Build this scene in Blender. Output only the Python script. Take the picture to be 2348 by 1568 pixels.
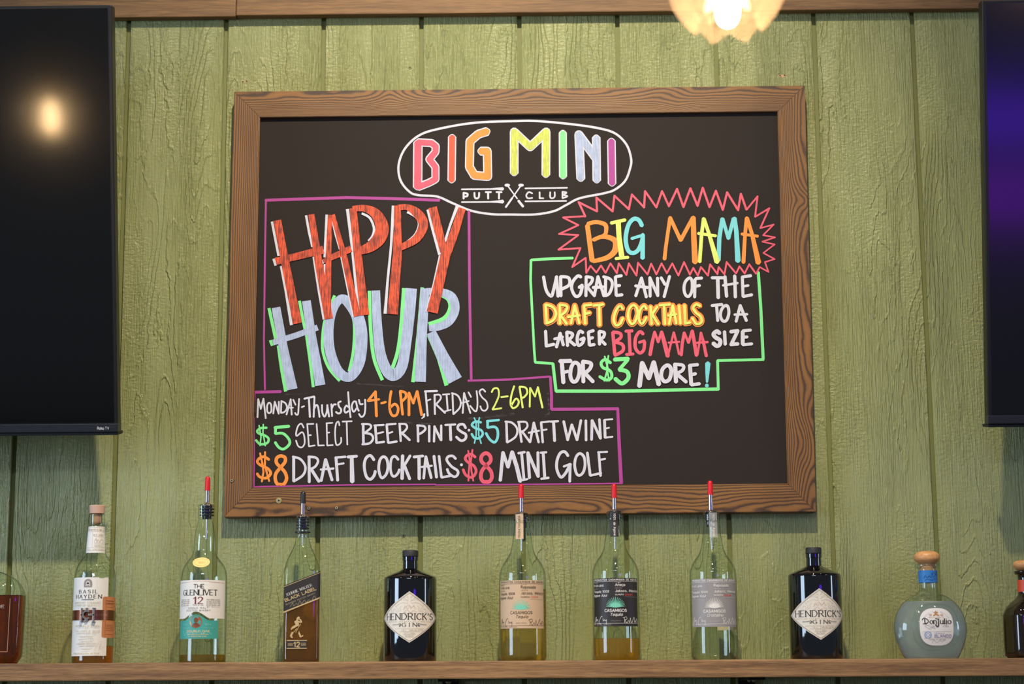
import bpy, bmesh, math, random
from mathutils import Vector, Matrix
random.seed(7)
for o in list(bpy.data.objects): bpy.data.objects.remove(o, do_unlink=True)
SC = bpy.context.scene
COL = SC.collection

# ------------------------------------------------------------------ camera
F_PX, PITCH, ROLL, YAW, CX, DIST, ZC = 4314.9, 0.179842, -0.006864, -0.012843, 0.84081, 3.7234, 1.62
cyw, syw = math.cos(YAW), math.sin(YAW)
FWD = Vector((syw*math.cos(PITCH), cyw*math.cos(PITCH), math.sin(PITCH)))
RT0 = Vector((cyw, -syw, 0)); UP0 = RT0.cross(FWD)
RT = RT0*math.cos(ROLL) + UP0*math.sin(ROLL); UPV = -RT0*math.sin(ROLL) + UP0*math.cos(ROLL)
CAM = Vector((CX, -DIST, ZC))
cd = bpy.data.cameras.new('camera'); cam = bpy.data.objects.new('camera', cd); COL.objects.link(cam)
cam.matrix_world = Matrix(((RT.x, UPV.x, -FWD.x, CAM.x), (RT.y, UPV.y, -FWD.y, CAM.y), (RT.z, UPV.z, -FWD.z, CAM.z), (0, 0, 0, 1)))
cd.sensor_width = 36; cd.lens = F_PX/2348*36; cd.clip_start = .05
cd.dof.use_dof = True; cd.dof.focus_distance = 3.69; cd.dof.aperture_fstop = 2.5
SC.camera = cam

def at(px, py, Y):                 # the point of the plane y = Y seen at a pixel of the photograph
    v = FWD + RT*((px-1174)/F_PX) - UPV*((py-784)/F_PX)
    return CAM + v*((Y-CAM.y)/v.y)
def scl(Y): return F_PX/((Y-CAM.y)*1.0)/1.0

# ------------------------------------------------------------------ world, lights, exposure
SC.view_settings.view_transform = 'Standard'; SC.view_settings.look = 'None'
SC.view_settings.exposure = -0.14; SC.view_settings.gamma = 1; SC.view_settings.use_curve_mapping = False
w = bpy.data.worlds.new('World'); SC.world = w; w.use_nodes = True
w.node_tree.nodes['Background'].inputs[0].default_value = (.62, .80, 1.0, 1)
w.node_tree.nodes['Background'].inputs[1].default_value = .20
BEAMZ = at(1174, 32, 0).z
def point(name, loc, W, col, r=.05):
    l = bpy.data.lights.new(name, 'POINT'); l.energy = W; l.color = col; l.shadow_soft_size = r
    o = bpy.data.objects.new(name, l); o.location = loc; COL.objects.link(o); return o
def area(name, loc, target, W, col, sx, sy):
    l = bpy.data.lights.new(name, 'AREA'); l.energy = W; l.color = col; l.shape = 'RECTANGLE'; l.size = sx; l.size_y = sy
    o = bpy.data.objects.new(name, l); o.location = loc; COL.objects.link(o)
    o.rotation_euler = (Vector(target)-Vector(loc)).to_track_quat('-Z', 'Y').to_euler(); return o
WARM = (1, .86, .64)
def spot(name, loc, target, W, col, ang, r=.04):
    l = bpy.data.lights.new(name, 'SPOT'); l.energy = W; l.color = col; l.shadow_soft_size = r; l.spot_size = math.radians(ang); l.spot_blend = 1
    o = bpy.data.objects.new(name, l); o.location = loc; COL.objects.link(o)
    o.rotation_euler = (Vector(target)-Vector(loc)).to_track_quat('-Z', 'Y').to_euler(); return o
spot('ceiling_spot', (.90, -2.3, BEAMZ+1.65), (.72, 0, ZC+.56), 620, WARM, 50, .055)
spot('ceiling_spot', (2.5, -2.4, BEAMZ+1.3), (1.6, 0, ZC+.7), 22, WARM, 70)
spot('ceiling_spot', (-.2, -3.2, BEAMZ+1.6), (.1, 0, ZC+.7), 20, WARM, 70)
area('window_light', (-3.6, -2.4, ZC+.7), (.6, 0, ZC+.6), 74, (.60, .78, 1), .85, 2.0)
area('window_light', (-4.0, -3.6, ZC+.7), (.6, 0, ZC+.6), 70, (.60, .78, 1), .80, 2.0)
area('window_light', (5.2, -1.5, ZC+.5), (.8, 0, ZC+.6), 16, (.66, .80, 1), .4, 1.1)
area('window_light', (.3, -6.5, ZC+2.1), (.8, 0, ZC+.6), 44, (.80, .90, 1), 1.7, .30)
area('neon_light', (3.25, -6.4, ZC+.95), (1.6, 0, ZC+.9), 6, (.12, .01, 1), 1.1, .20)
area('neon_light', (3.25, -6.4, ZC+.55), (1.6, 0, ZC+.9), 4, (.32, .0, 1), 1.1, .20)

# ------------------------------------------------------------------ helpers
for k in range(7): point('string_light_bulb', (-1.6+.75*k, -4.6, ZC+1.55-.12*(k % 2)), 1.2, (1, .62, .40), .028)

def lin(r, g, b):
    f = lambda c: (c/255/12.92) if c/255 <= .04045 else ((c/255+.055)/1.055)**2.4
    return (f(r), f(g), f(b), 1)
def tag(o, label=None, cat=None, group=None, kind=None):
    if label: o['label'] = label
    if cat: o['category'] = cat
    if group: o['group'] = group
    if kind: o['kind'] = kind
    return o
def thing(name, label, cat, loc=(0, 0, 0), group=None, rot=(0, 0, 0)):
    o = bpy.data.objects.new(name, None); o.empty_display_size = .05; COL.objects.link(o)
    o.location = loc; o.rotation_euler = rot
    return tag(o, label, cat, group)
def obj(name, bm, mat, parent=None, loc=None, smooth=False, label=None):
    me = bpy.data.meshes.new(name); 
    if smooth:
        for f in bm.faces: f.smooth = True
    bm.to_mesh(me); bm.free()
    o = bpy.data.objects.new(name, me); COL.objects.link(o)
    if mat: me.materials.append(mat)
    if loc is not None: o.location = loc
    if parent: o.parent = parent
    if label: o['label'] = label
    return o
def local_to(parent): return parent.location.copy()
def box(bm, lo, hi, bev=0):
    r = bmesh.ops.create_cube(bm, size=1)
    c = [(a+b)/2 for a, b in zip(lo, hi)]; s = [b-a for a, b in zip(lo, hi)]
    for v in r['verts']: v.co = Vector([v.co[i]*s[i]+c[i] for i in range(3)])
    if bev:
        es = {e for v in r['verts'] for e in v.link_edges}
        bmesh.ops.bevel(bm, geom=list(es), offset=bev, segments=2, affect='EDGES', profile=.6)
def lathe(bm, prof, n=40, cx=0, cy=0, cap0=True, cap1=True, axis=None):
    """prof: (z, hx) or (z, hx, hy, e) rows; e is the superellipse exponent (2 = round). axis(z)->(x,y) offset"""
    rings = []
    for row in prof:
        z, hx = row[0], row[1]; hy = row[2] if len(row) > 2 else hx; e = row[3] if len(row) > 3 else 2.0
        ox, oy = axis(z) if axis else (cx, cy)
        ring = []
        for k in range(n):
            t = 2*math.pi*k/n; c, s = math.cos(t), math.sin(t)
            d = (abs(c)**e+abs(s)**e)**(-1/e)
            ring.append(bm.verts.new((ox+hx*c*d, oy+hy*s*d, z)))
        rings.append(ring)
    for a, b in zip(rings, rings[1:]):
        for k in range(n):
            j = (k+1) % n
            bm.faces.new((a[k], a[j], b[j], b[k]))
    if cap0: bm.faces.new(list(reversed(rings[0])))
    if cap1: bm.faces.new(rings[-1])
    return rings
def smooth_prof(rows, sub=5):
    """Catmull-Rom through profile rows (lists of equal length)"""
    out = []
    n = len(rows)
    for i in range(n-1):
        p0, p1, p2, p3 = rows[max(i-1, 0)], rows[i], rows[i+1], rows[min(i+2, n-1)]
        for s in range(sub):
            t = s/sub
            out.append(tuple(0.5*((2*b)+(-a+c)*t+(2*a-5*b+4*c-d)*t*t+(-a+3*b-3*c+d)*t**3) for a, b, c, d in zip(p0, p1, p2, p3)))
    out.append(tuple(rows[-1])); return out

# ---- marker strokes and lettering (ribbons of given width, drawn in 2-D and mapped on to a surface)
def catmull(pts, closed=False, sub=6):
    n = len(pts); out = []
    rng = n if closed else n-1
    for i in range(rng):
        g = (lambda k: pts[k % n]) if closed else (lambda k: pts[min(max(k, 0), n-1)])
        p0, p1, p2, p3 = g(i-1), g(i), g(i+1), g(i+2)
        for s in range(sub):
            t = s/sub
            out.append(tuple(0.5*((2*b)+(-a+c)*t+(2*a-5*b+4*c-d)*t*t+(-a+3*b-3*c+d)*t**3) for a, b, c, d in zip(p0, p1, p2, p3)))
    if not closed: out.append(tuple(pts[-1]))
    return out
def parse(s):
    """'w|x,y x,y[,w] ...;~x,y ...;o x,y ...' -> [(pts with width, mode)]"""
    w0 = 1.0; res = []
    for part in s.split(';'):
        part = part.strip()
        if not part: continue
        if '|' in part: a, part = part.split('|'); w0 = float(a)
        mode = 'L'
        if part[0] in '~o': mode = part[0]; part = part[1:]
        pts = []
        for t in part.split():
            v = [float(q) for q in t.split(',')]
            pts.append((v[0], v[1], v[2] if len(v) > 2 else w0))
        res.append((pts, mode))
    return res
def densify(pts, step):
    out = [pts[0]]
    for a, b in zip(pts, pts[1:]):
        L = math.hypot(b[0]-a[0], b[1]-a[1]); n = max(1, int(L/step))
        for k in range(1, n+1): out.append(tuple(a[i]+(b[i]-a[i])*k/n for i in range(3)))
    return out
def disc2(bm, mp, x, y, r, n=10, ry=None):
    vs = [bm.verts.new(mp(x+r*math.cos(2*math.pi*k/n), y+(ry or r)*math.sin(2*math.pi*k/n))) for k in range(n)]
    return bm.faces.new(vs)
def ribbon(bm, pts, mp, closed=False, cap=True):
    n = len(pts)
    if n < 2: return
    L, R = [], []
    for i, p in enumerate(pts):
        a = pts[(i-1) % n] if (closed or i > 0) else p
        b = pts[(i+1) % n] if (closed or i < n-1) else p
        dx, dy = b[0]-a[0], b[1]-a[1]; d = math.hypot(dx, dy) or 1e-9
        nx, ny = -dy/d*p[2]/2, dx/d*p[2]/2
        L.append(bm.verts.new(mp(p[0]+nx, p[1]+ny))); R.append(bm.verts.new(mp(p[0]-nx, p[1]-ny)))
    for i in range(n if closed else n-1):
        j = (i+1) % n
        bm.faces.new((L[i], L[j], R[j], R[i]))
    if cap and not closed:
        for i, sg in ((0, -1), (n-1, 1)):
            p = pts[i]; q = pts[i-sg]
            ang = math.atan2(p[1]-q[1], p[0]-q[0])
            arc = [bm.verts.new(mp(p[0]+p[2]/2*.72*math.cos(ang+u)*1.0, p[1]+p[2]/2*.72*math.sin(ang+u))) for u in (-.9, -.3, .3, .9)]
            if sg == 1: bm.faces.new([R[i]]+arc+[L[i]])
            else: bm.faces.new([L[i]]+arc+[R[i]])
class Rec:
    """collects one stroke as plain vertex and face lists"""
    def __init__(s): s.v = []; s.f = []; s.verts = s.faces = s
    def new(s, x):
        if isinstance(x, Vector): s.v.append(x); return len(s.v)-1
        s.f.append(tuple(x))
class Pen:
    """collects strokes; mp(x, y, lift) maps drawing units to 3-D"""
    def __init__(s, mp, lift=0, dl=0.00001, step=None): s.st = []; s.mp = mp; s.l = lift; s.dl = dl; s.step = step; s.cap = True
    def _new(s, pts, r=0):
        rec = Rec(); xs = [p[0] for p in pts]; ys = [p[1] for p in pts]; s.st.append([rec, min(xs)-r, min(ys)-r, max(xs)+r, max(ys)+r]); s.bm = rec; return rec
    def draw(s, text, wmul=1, wadd=0, dx=0, dy=0):
        for pts, mode in parse(text):
            pts = [(x+dx, y+dy, w_*wmul+wadd) for x, y, w_ in pts]
            s._new(pts, min(p[2] for p in pts)*.45)
            s.l += s.dl; lift = s.l
            m = lambda x, y: s.mp(x, y, lift)
            if mode == '~': ribbon(s.bm, catmull(pts), m, cap=s.cap)
            elif mode == 'o': ribbon(s.bm, catmull(pts, True), m, closed=True)
            elif len(pts) == 1: disc2(s.bm, m, pts[0][0], pts[0][1], pts[0][2]/2)
            else:
                for a, b in zip(pts, pts[1:]):
                    q = [a, b]
                    if s.step: q = densify(q, s.step)
                    s.l += s.dl; l2 = s.l
                    ribbon(s.bm, q, lambda x, y: s.mp(x, y, l2), cap=s.cap)
                for p in pts[1:-1]:
                    s.l += s.dl; l3 = s.l
                    disc2(s.bm, lambda x, y: s.mp(x, y, l3), p[0], p[1], p[2]/2)
        return s
    def poly(s, pts):
        s._new(pts); s.l += s.dl; lift = s.l
        s.bm.new([s.bm.new(s.mp(x, y, lift)) for x, y in pts]); return s
    def disc(s, x, y, r, ry=None, n=20):
        s._new([(x, y)], r); s.l += s.dl; lift = s.l
        disc2(s.bm, lambda a, b: s.mp(a, b, lift), x, y, r, n, ry); return s
    def make(s, name, mat, parent, label=None, split=False):
        groups = [[q] for q in s.st]
        if split:
            changed = True
            while changed:
                changed = False
                for i in range(len(groups)):
                    for j in range(i+1, len(groups)):
                        if any(a[1] <= b[3] and b[1] <= a[3] and a[2] <= b[4] and b[2] <= a[4] for a in groups[i] for b in groups[j]):
                            groups[i] += groups.pop(j); changed = True; break
                    if changed: break
        else: groups = [s.st]
        for gi, gr in enumerate(groups):
            V, Fc = [], []
            for rec in gr:
                o = len(V); V += rec[0].v; Fc += [tuple(i+o for i in f) for f in rec[0].f]
            me = bpy.data.meshes.new(name); me.from_pydata(V, [], Fc); me.materials.append(mat)
            ob = bpy.data.objects.new(name, me); COL.objects.link(ob); ob.parent = parent
            if label: ob['label'] = label
        return ob

FONT = {
'A': (6, "0,0 3,10 6,0;1.1,3.4 4.9,3.4"), 'B': (5.6, "0,0 0,10;~0,10 3.8,9.9 4.7,7.6 3.6,5.4 0,5.2;~0,5.2 4.3,5.1 5.5,2.6 4.2,.2 0,0"),
'C': (5.6, "~5.6,8.2 3.6,10 1.2,8.8 0,5 1.2,1.2 3.6,0 5.6,1.8"), 'D': (5.9, "0,0 0,10;~0,10 3.6,9.7 5.8,5 3.6,.3 0,0"),
'E': (4.8, "4.8,10 0,10 0,0 4.8,0;0,5.2 3.8,5.2"), 'F': (4.6, "4.6,10 0,10 0,0;0,5.2 3.7,5.2"),
'G': (6, "~5.6,8.2 3.6,10 1.2,8.8 0,5 1.2,1.2 3.6,0 5.8,1.4;5.8,1.2 5.8,4.6 3.6,4.6"), 'H': (6, "0,0 0,10;6,0 6,10;0,5.2 6,5.2"),
'I': (0.6, ".3,0 .3,10"), 'J': (4, "~4,10 4,2.4 2.6,0 .2,1"), 'K': (5.4, "0,0 0,10;5.2,10 0,4.4;1.6,5.8 5.4,0"), 'L': (4.6, "0,10 0,0 4.6,0"),
'M': (7.4, "0,0 .6,10 3.7,2 6.8,10 7.4,0"), 'N': (6, "0,0 0,10 6,0 6,10"), 'O': (6.6, "o3.3,10 .9,8.6 0,5 .9,1.4 3.3,0 5.7,1.4 6.6,5 5.7,8.6"),
'P': (5, "0,0 0,10;~0,10 3.8,9.9 5,7.4 3.8,4.9 0,4.7"), 'Q': (6.6, "o3.3,10 .9,8.6 0,5 .9,1.4 3.3,0 5.7,1.4 6.6,5 5.7,8.6;4,2.4 6.6,-1"),
'R': (5.6, "0,0 0,10;~0,10 3.8,9.9 4.8,7.5 3.8,5.2 0,5;2.6,5 5.6,0"), 'S': (5, "~4.7,8.4 2.6,10 .4,8.6 .7,6.2 4.2,4.4 5,2 2.6,0 0,1.6"),
'T': (5.6, "0,10 5.6,10;2.8,10 2.8,0"), 'U': (5.8, "~0,10 0,3 1.2,.5 2.9,0 4.6,.5 5.8,3 5.8,10"), 'V': (6, "0,10 3,0 6,10"), 'W': (8.6, "0,10 2,0 4.3,8 6.6,0 8.6,10"),
'X': (5.8, "0,10 5.8,0;5.8,10 0,0"), 'Y': (5.8, "0,10 2.9,4.8 5.8,10;2.9,4.8 2.9,0"), 'Z': (5.4, "0,10 5.4,10 0,0 5.4,0"),
'0': (5.4, "o2.7,10 .6,8 0,5 .6,2 2.7,0 4.8,2 5.4,5 4.8,8"), '1': (2.6, "0,7.6 2.2,10 2.2,0"), '2': (5, "~.2,7.6 1.2,9.7 3.4,9.8 4.7,7.6 3.6,4.6 0,0;0,0 5,0"),
'3': (5, "~.3,8.6 2.6,10 4.6,7.8 2.4,5.3;~2.4,5.3 5,2.8 2.6,0 0,1.4"), '4': (5.4, "4,0 4,10 0,3 5.4,3"), '5': (5, "4.6,10 .6,10 .4,5.6;~.4,5.6 3.4,6 5,3.2 3,.1 0,1.2"),
'6': (5, "~4.4,9.6 1.6,7.6 0,3.4 1.4,.2 3.8,.2 5,2.8 3.6,5.4 .4,4"), '7': (5, "0,10 5,10 1.6,0"), '8': (5, "o2.5,10 .6,8 1.2,6 2.5,5.3 4.8,3 4.4,.6 2.5,0 .6,.6 .2,3 2.5,5.3 3.8,6 4.4,8"),
'9': (5, "~.6,.4 3.4,2.4 5,6.6 3.6,9.8 1.2,9.8 0,7.2 1.4,4.6 4.6,6"), '.': (1, ".5,.5 .5,.6"), ',': (1, ".6,1 0,-1.4"), "'": (1, ".6,10 .3,7.6"), '-': (3, "0,4.6 3,4.6"),
'%': (6, "5.6,10 .4,0;o1.2,9.6 .2,8.4 1.2,7.2 2.2,8.4;o4.8,2.8 3.8,1.6 4.8,.4 5.8,1.6"), '/': (4, "0,-1 4,11"), ':': (1, ".5,2 .5,2.4;.5,7 .5,7.4"), '&': (6, "~6,0 1,7.6 2.6,10 4,7.8 .2,2.6 2.4,0 5.8,4"), '+': (5, "2.5,2 2.5,8;0,5 5,5"),
'a': (4.4, "~4.2,6.4 2,7 .2,4.6 .2,2 1.8,0 4.2,1.8;4.4,7 4.4,0"), 'b': (4.4, "0,10 0,0;~0,5.4 2.2,7 4.2,4.8 4.2,2.2 2.2,0 0,1.4"), 'c': (4, "~4,5.8 2.4,7 .2,5 .2,2 2.2,0 4,1.2"),
'd': (4.4, "4.4,10 4.4,0;~4.4,5.4 2.2,7 .2,4.8 .2,2.2 2.2,0 4.4,1.4"), 'e': (4.4, "~.2,3.8 4.3,4.2 3.8,6.4 2.2,7 .3,5 .2,2 2.2,0 4.2,1.2"), 'f': (3, "~3,9.6 1.6,10 1.2,8 1.2,0;0,6.6 2.8,6.6"),
'g': (4.4, "~4.2,6.4 2,7 .2,4.8 .2,2.6 1.8,.6 4.2,2;~4.4,7 4.4,-1 3,-3 .4,-2.4"), 'h': (4.2, "0,10 0,0;~0,5 2,7 4,5.6 4.2,0"), 'i': (.8, ".4,7 .4,0;.4,9.4 .4,9.7"), 'j': (1.6, "~1.4,7 1.4,-1.6 0,-3;1.4,9.4 1.4,9.7"),
'k': (4, "0,10 0,0;3.8,7 0,3;1.4,4.4 4,0"), 'l': (.8, ".4,10 .4,0"), 'm': (6.6, "0,7 0,0;~0,5 1.6,7 3.2,5.6 3.3,0;~3.3,5 5,7 6.5,5.6 6.6,0"), 'n': (4.2, "0,7 0,0;~0,5 2,7 4,5.6 4.2,0"),
'o': (4.6, "o2.3,7 .4,5.6 0,3.5 .4,1.4 2.3,0 4.2,1.4 4.6,3.5 4.2,5.6"), 'p': (4.4, "0,7 0,-3;~0,5.4 2.2,7 4.2,4.8 4.2,2.2 2.2,0 0,1.4"), 'q': (4.4, "4.4,7 4.4,-3;~4.4,5.4 2.2,7 .2,4.8 .2,2.2 2.2,0 4.4,1.4"),
'r': (3, "0,7 0,0;~0,4.6 1.4,6.8 3,6.6"), 's': (3.8, "~3.6,6 2,7 .4,5.6 3.4,3 3.6,1.2 2,0 0,1"), 't': (3, "1.3,9.4 1.3,1;~1.3,1.4 1.8,0 3,.4;0,6.8 2.8,6.8"), 'u': (4.2, "~0,7 .2,1.4 2,0 4.2,2;4.2,7 4.2,0"),
'v': (4.2, "0,7 2.1,0 4.2,7"), 'w': (6.2, "0,7 1.6,0 3.1,6 4.6,0 6.2,7"), 'x': (4, "0,7 4,0;4,7 0,0"), 'y': (4.2, "0,7 2.2,.4;4.2,7 1.2,-3"), 'z': (4, "0,7 4,7 0,0 4,0"), ' ': (3, ""),
}
def text(pen, s, cx, y, h, width=None, wt=.11, sp=1.9, serif=False, slant=0, align='c', rot=0):
    """y is the baseline, drawing units grow downwards (pixels). h = cap height. width forces the total width"""
    k = h/10; adv = []; x = 0
    for i, ch in enumerate(s):
        g = FONT.get(ch, FONT['-']); adv.append(x); x += g[0]+(sp if i < len(s)-1 else 0)
    kx = width/x if width else k
    tot = x*kx; x0 = cx-(tot/2 if align == 'c' else 0)
    ca, sa = math.cos(rot), math.sin(rot)
    wt_ = wt*h
    def tr(px, py):
        X = px*kx+slant*py*k+x0-cx; Y = -py*k
        return (cx+X*ca-Y*sa, y+X*sa+Y*ca)
    for ch, a in zip(s, adv):
        g = FONT.get(ch, FONT['-'])
        if not g[1]: continue
        for pts, mode in parse(g[1]):
            if mode == '~': pts = catmull(pts, sub=3)
            elif mode == 'o': pts = catmull(pts, True, sub=2); pts = pts+[pts[0]]
            P = [tr(p[0]+a, p[1]) for p in pts]
            if serif:
                for p, q in zip(P, P[1:]):
                    d = math.hypot(q[0]-p[0], q[1]-p[1]) or 1e-9; v = abs((q[1]-p[1])/d)
                    falling = (q[0]-p[0])*(q[1]-p[1]) > 0
                    ww = wt_*(.5+.7*v*v*(1 if (falling or v > .97) else .55))
                    pen.draw("%f|%f,%f %f,%f" % (ww, p[0], p[1], q[0], q[1]))
                if mode == 'L':
                    for e, q in ((0, 1), (-1, -2)):
                        p = pts[e]; pp = P[e]; qq = P[q]
                        if abs(pp[1]-qq[1]) > .6*h and (p[1] < .1 or p[1] > 9.9):
                            sl = h*.14; pen.draw("%f|%f,%f %f,%f" % (wt_*.45, pp[0]-sl*ca, pp[1]-sl*sa, pp[0]+sl*ca, pp[1]+sl*sa))
            else:
                pen.draw(("%f|" % wt_)+('~' if False else '')+' '.join('%f,%f' % p for p in P) if len(P) < 3 else ("%f|" % wt_)+' '.join('%f,%f' % p for p in P)) if mode == 'L' else ribbon_pts(pen, P, wt_)
    return pen
def ribbon_pts(pen, P, wd):
    pen.l += pen.dl; l = pen.l; pen._new(P, wd/2)
    ribbon(pen.bm, [(p[0], p[1], wd) for p in P], lambda x, y: pen.mp(x, y, l))

# ------------------------------------------------------------------ materials
class NT:
    def __init__(s, name):
        s.m = bpy.data.materials.new(name); s.m.use_nodes = True; s.t = s.m.node_tree; s.n = s.t.nodes; s.l = s.t.links
        for x in list(s.n): s.n.remove(x)
        s.out = s.n.new('ShaderNodeOutputMaterial')
    def node(s, typ, ins=None, **kw):
        x = s.n.new('ShaderNode'+typ)
        for k, v in kw.items(): setattr(x, k, v)
        for k, v in (ins or {}).items(): s.set(x.inputs[k], v)
        return x
    def set(s, sock, v):
        if isinstance(v, bpy.types.NodeSocket): s.l.new(v, sock)
        elif isinstance(v, bpy.types.Node): s.l.new(v.outputs[0], sock)
        else: sock.default_value = v
    def math(s, op, a, b=0.0, c=0.0, clamp=False):
        x = s.node('Math', operation=op, use_clamp=clamp); s.set(x.inputs[0], a); s.set(x.inputs[1], b); s.set(x.inputs[2], c); return x.outputs[0]
    def noise(s, vec, scale=5, detail=3, rough=.5, dist=0.0):
        return s.node('TexNoise', {'Vector': vec, 'Scale': scale, 'Detail': detail, 'Roughness': rough, 'Distortion': dist}).outputs[0]
    def mapping(s, vec, scale=(1, 1, 1), loc=(0, 0, 0)):
        return s.node('Mapping', {'Vector': vec, 'Scale': scale, 'Location': loc}).outputs[0]
    def ramp(s, fac, stops, interp='LINEAR'):
        x = s.node('ValToRGB'); x.color_ramp.interpolation = interp; e = x.color_ramp.elements
        while len(e) < len(stops): e.new(.5)
        for q, (p, c) in zip(e, stops): q.position = p; q.color = c if len(c) == 4 else tuple(c)+(1,)
        s.set(x.inputs[0], fac); return x.outputs[0]
    def mix(s, fac, a, b):
        x = s.node('Mix', data_type='RGBA'); s.set(x.inputs[0], fac); s.set(x.inputs[6], a); s.set(x.inputs[7], b); return x.outputs[2]
    def bump(s, h, strength=.5, dist=.001, normal=None):
        d = {'Height': h, 'Strength': strength, 'Distance': dist}
        if normal: d['Normal'] = normal
        return s.node('Bump', d).outputs[0]
    def pbr(s, **kw):
        x = s.node('BsdfPrincipled')
        for k, v in kw.items(): s.set(x.inputs[k.replace('_', ' ')], v)
        s.l.new(x.outputs[0], s.out.inputs[0]); return x
def coords(nt, which='Object'): return nt.node('TexCoord').outputs[which]
_simple = {}
def simple(name, rgb, rough=.5, metal=0, spec=.5, noise=.06, coat=0):
    if name in _simple: return _simple[name]
    nt = NT(name); c = lin(*rgb)
    n = nt.noise(nt.mapping(coords(nt), (1, 1, 1)), 60, 3)
    col = nt.mix(n, tuple(x*(1-noise) for x in c[:3])+(1,), tuple(min(1, x*(1+noise)) for x in c[:3])+(1,))
    nt.pbr(Base_Color=col, Roughness=rough, Metallic=metal, Specular_IOR_Level=spec, Coat_Weight=coat)
    _simple[name] = nt.m; return nt.m
def paint_marker(name, rgb, streak=.3, rgb2=None, dirv=(90, 90, 900), thr=.5, rough=.55):
    """marker paint: uneven coverage streaks along the stroke"""
    nt = NT(name); co = coords(nt)
    a = nt.noise(nt.mapping(co, (520, 1, 30)), 1, 3, .6)
    b = nt.noise(nt.mapping(co, (60, 1, 60)), 1, 2)
    s_ = nt.math('ADD', nt.math('MULTIPLY', a, .7), nt.math('MULTIPLY', b, .3))
    m = nt.math('MULTIPLY', nt.ramp(s_, [(thr-.08, (0, 0, 0)), (thr+.10, (1, 1, 1))]), streak)
    c2 = lin(*(rgb2 or tuple(int(v*.55) for v in rgb)))
    nt.pbr(Base_Color=nt.mix(m, lin(*rgb), c2), Roughness=rough)
    return nt.m
def wood(name, base, dark, scale=1.0, fine=1.0, rough=.6, bump=.3, axis='X'):
    """straight-grained stained wood; grain runs along the given local axis"""
    nt = NT(name); co = coords(nt)
    f = {'X': (3, 90, 90), 'Z': (90, 90, 3)}[axis]
    g = {'X': (25, 700, 700), 'Z': (700, 700, 25)}[axis]
    a = nt.noise(nt.mapping(co, tuple(v*scale for v in f)), 1, 4, .6, .3)
    b = nt.noise(nt.mapping(co, tuple(v*fine for v in g)), 1, 3, .6)
    s_ = nt.math('ADD', nt.math('MULTIPLY', a, .5), nt.math('MULTIPLY', b, .5))
    c = nt.ramp(s_, [(.36, lin(*dark)), (.50, lin(*[int((p*.6+q*.4)) for p, q in zip(base, dark)])), (.61, lin(*base))])
    big = nt.noise(nt.mapping(co, (2.2, 8, 8)), 1, 2)
    c = nt.mix(nt.math('MULTIPLY', big, .35), c, lin(*dark))
    nt.pbr(Base_Color=c, Roughness=rough, Normal=nt.bump(s_, bump, .0006)); return nt.m

def wall_paint(name, rgb, bumpamt=1.0):
    nt = NT(name); co = coords(nt)
    rnd = nt.node('ObjectInfo').outputs['Random']
    off = nt.node('CombineXYZ', {'X': nt.math('MULTIPLY', rnd, 37.0), 'Z': nt.math('MULTIPLY', rnd, 91.0)}).outputs[0]
    p = nt.node('VectorMath', operation='ADD'); nt.set(p.inputs[0], co); nt.set(p.inputs[1], off); p = p.outputs[0]
    # warp field -> cathedral rings
    w1 = nt.noise(nt.mapping(p, (8, 1, 1.3)), 1, 2, .5)
    w2 = nt.noise(nt.mapping(p, (70, 1, 22)), 1, 3, .6)
    x = nt.node('SeparateXYZ', {0: p}).outputs[0]
    r = nt.math('ADD', nt.math('MULTIPLY', x, 26.0), nt.math('MULTIPLY', w1, 22.0))
    r = nt.math('ADD', r, nt.math('MULTIPLY', w2, 1.1))
    fr = nt.math('FRACT', r)
    ridge = nt.ramp(fr, [(0, (0, 0, 0)), (.12, (1, 1, 1)), (.30, (.30, .30, .30)), (.80, (.16, .16, .16)), (1, (0, 0, 0))], 'EASE')
    m0 = nt.ramp(nt.noise(nt.mapping(p, (10, 1, 2.0), (5, 0, 1)), 1, 2), [(.40, (.08, .08, .08)), (.60, (1, 1, 1))])
    fib = nt.noise(nt.mapping(p, (330, 1, 11)), 1, 3, .62, .35)
    m1 = nt.ramp(nt.noise(nt.mapping(p, (13, 1, 2.2), (3, 0, 9)), 1, 2), [(.40, (0, 0, 0)), (.58, (1, 1, 1))])
    lump = nt.noise(nt.mapping(p, (120, 1, 190)), 1, 2, .5)
    m2 = nt.ramp(nt.noise(nt.mapping(p, (7, 1, 3), (8, 0, 2)), 1, 2), [(.42, (0, 0, 0)), (.6, (1, 1, 1))])
    ck = nt.ramp(nt.noise(nt.mapping(p, (45, 1, 300)), 1, 3, .6), [(.70, (1, 1, 1)), (.80, (0, 0, 0))])
    h = nt.math('ADD', nt.math('MULTIPLY', ridge, nt.math('MULTIPLY', m0, .36)), nt.math('MULTIPLY', fib, nt.math('ADD', .28, nt.math('MULTIPLY', m1, .62))))
    h = nt.math('ADD', h, nt.math('MULTIPLY', lump, nt.math('ADD', .13, nt.math('MULTIPLY', m2, .30))))
    h = nt.math('ADD', h, nt.math('MULTIPLY', ck, .2))
    c = lin(*rgb)
    tint = nt.noise(nt.mapping(p, (3, 1, 2)), 1, 2)
    col = nt.mix(tint, tuple(v*.94 for v in c[:3])+(1,), tuple(v*1.06 for v in c[:3])+(1,))
    nt.pbr(Base_Color=col, Roughness=.38, Specular_IOR_Level=.5, Normal=nt.bump(h, 1.0, .0052*bumpamt)); return nt.m

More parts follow.
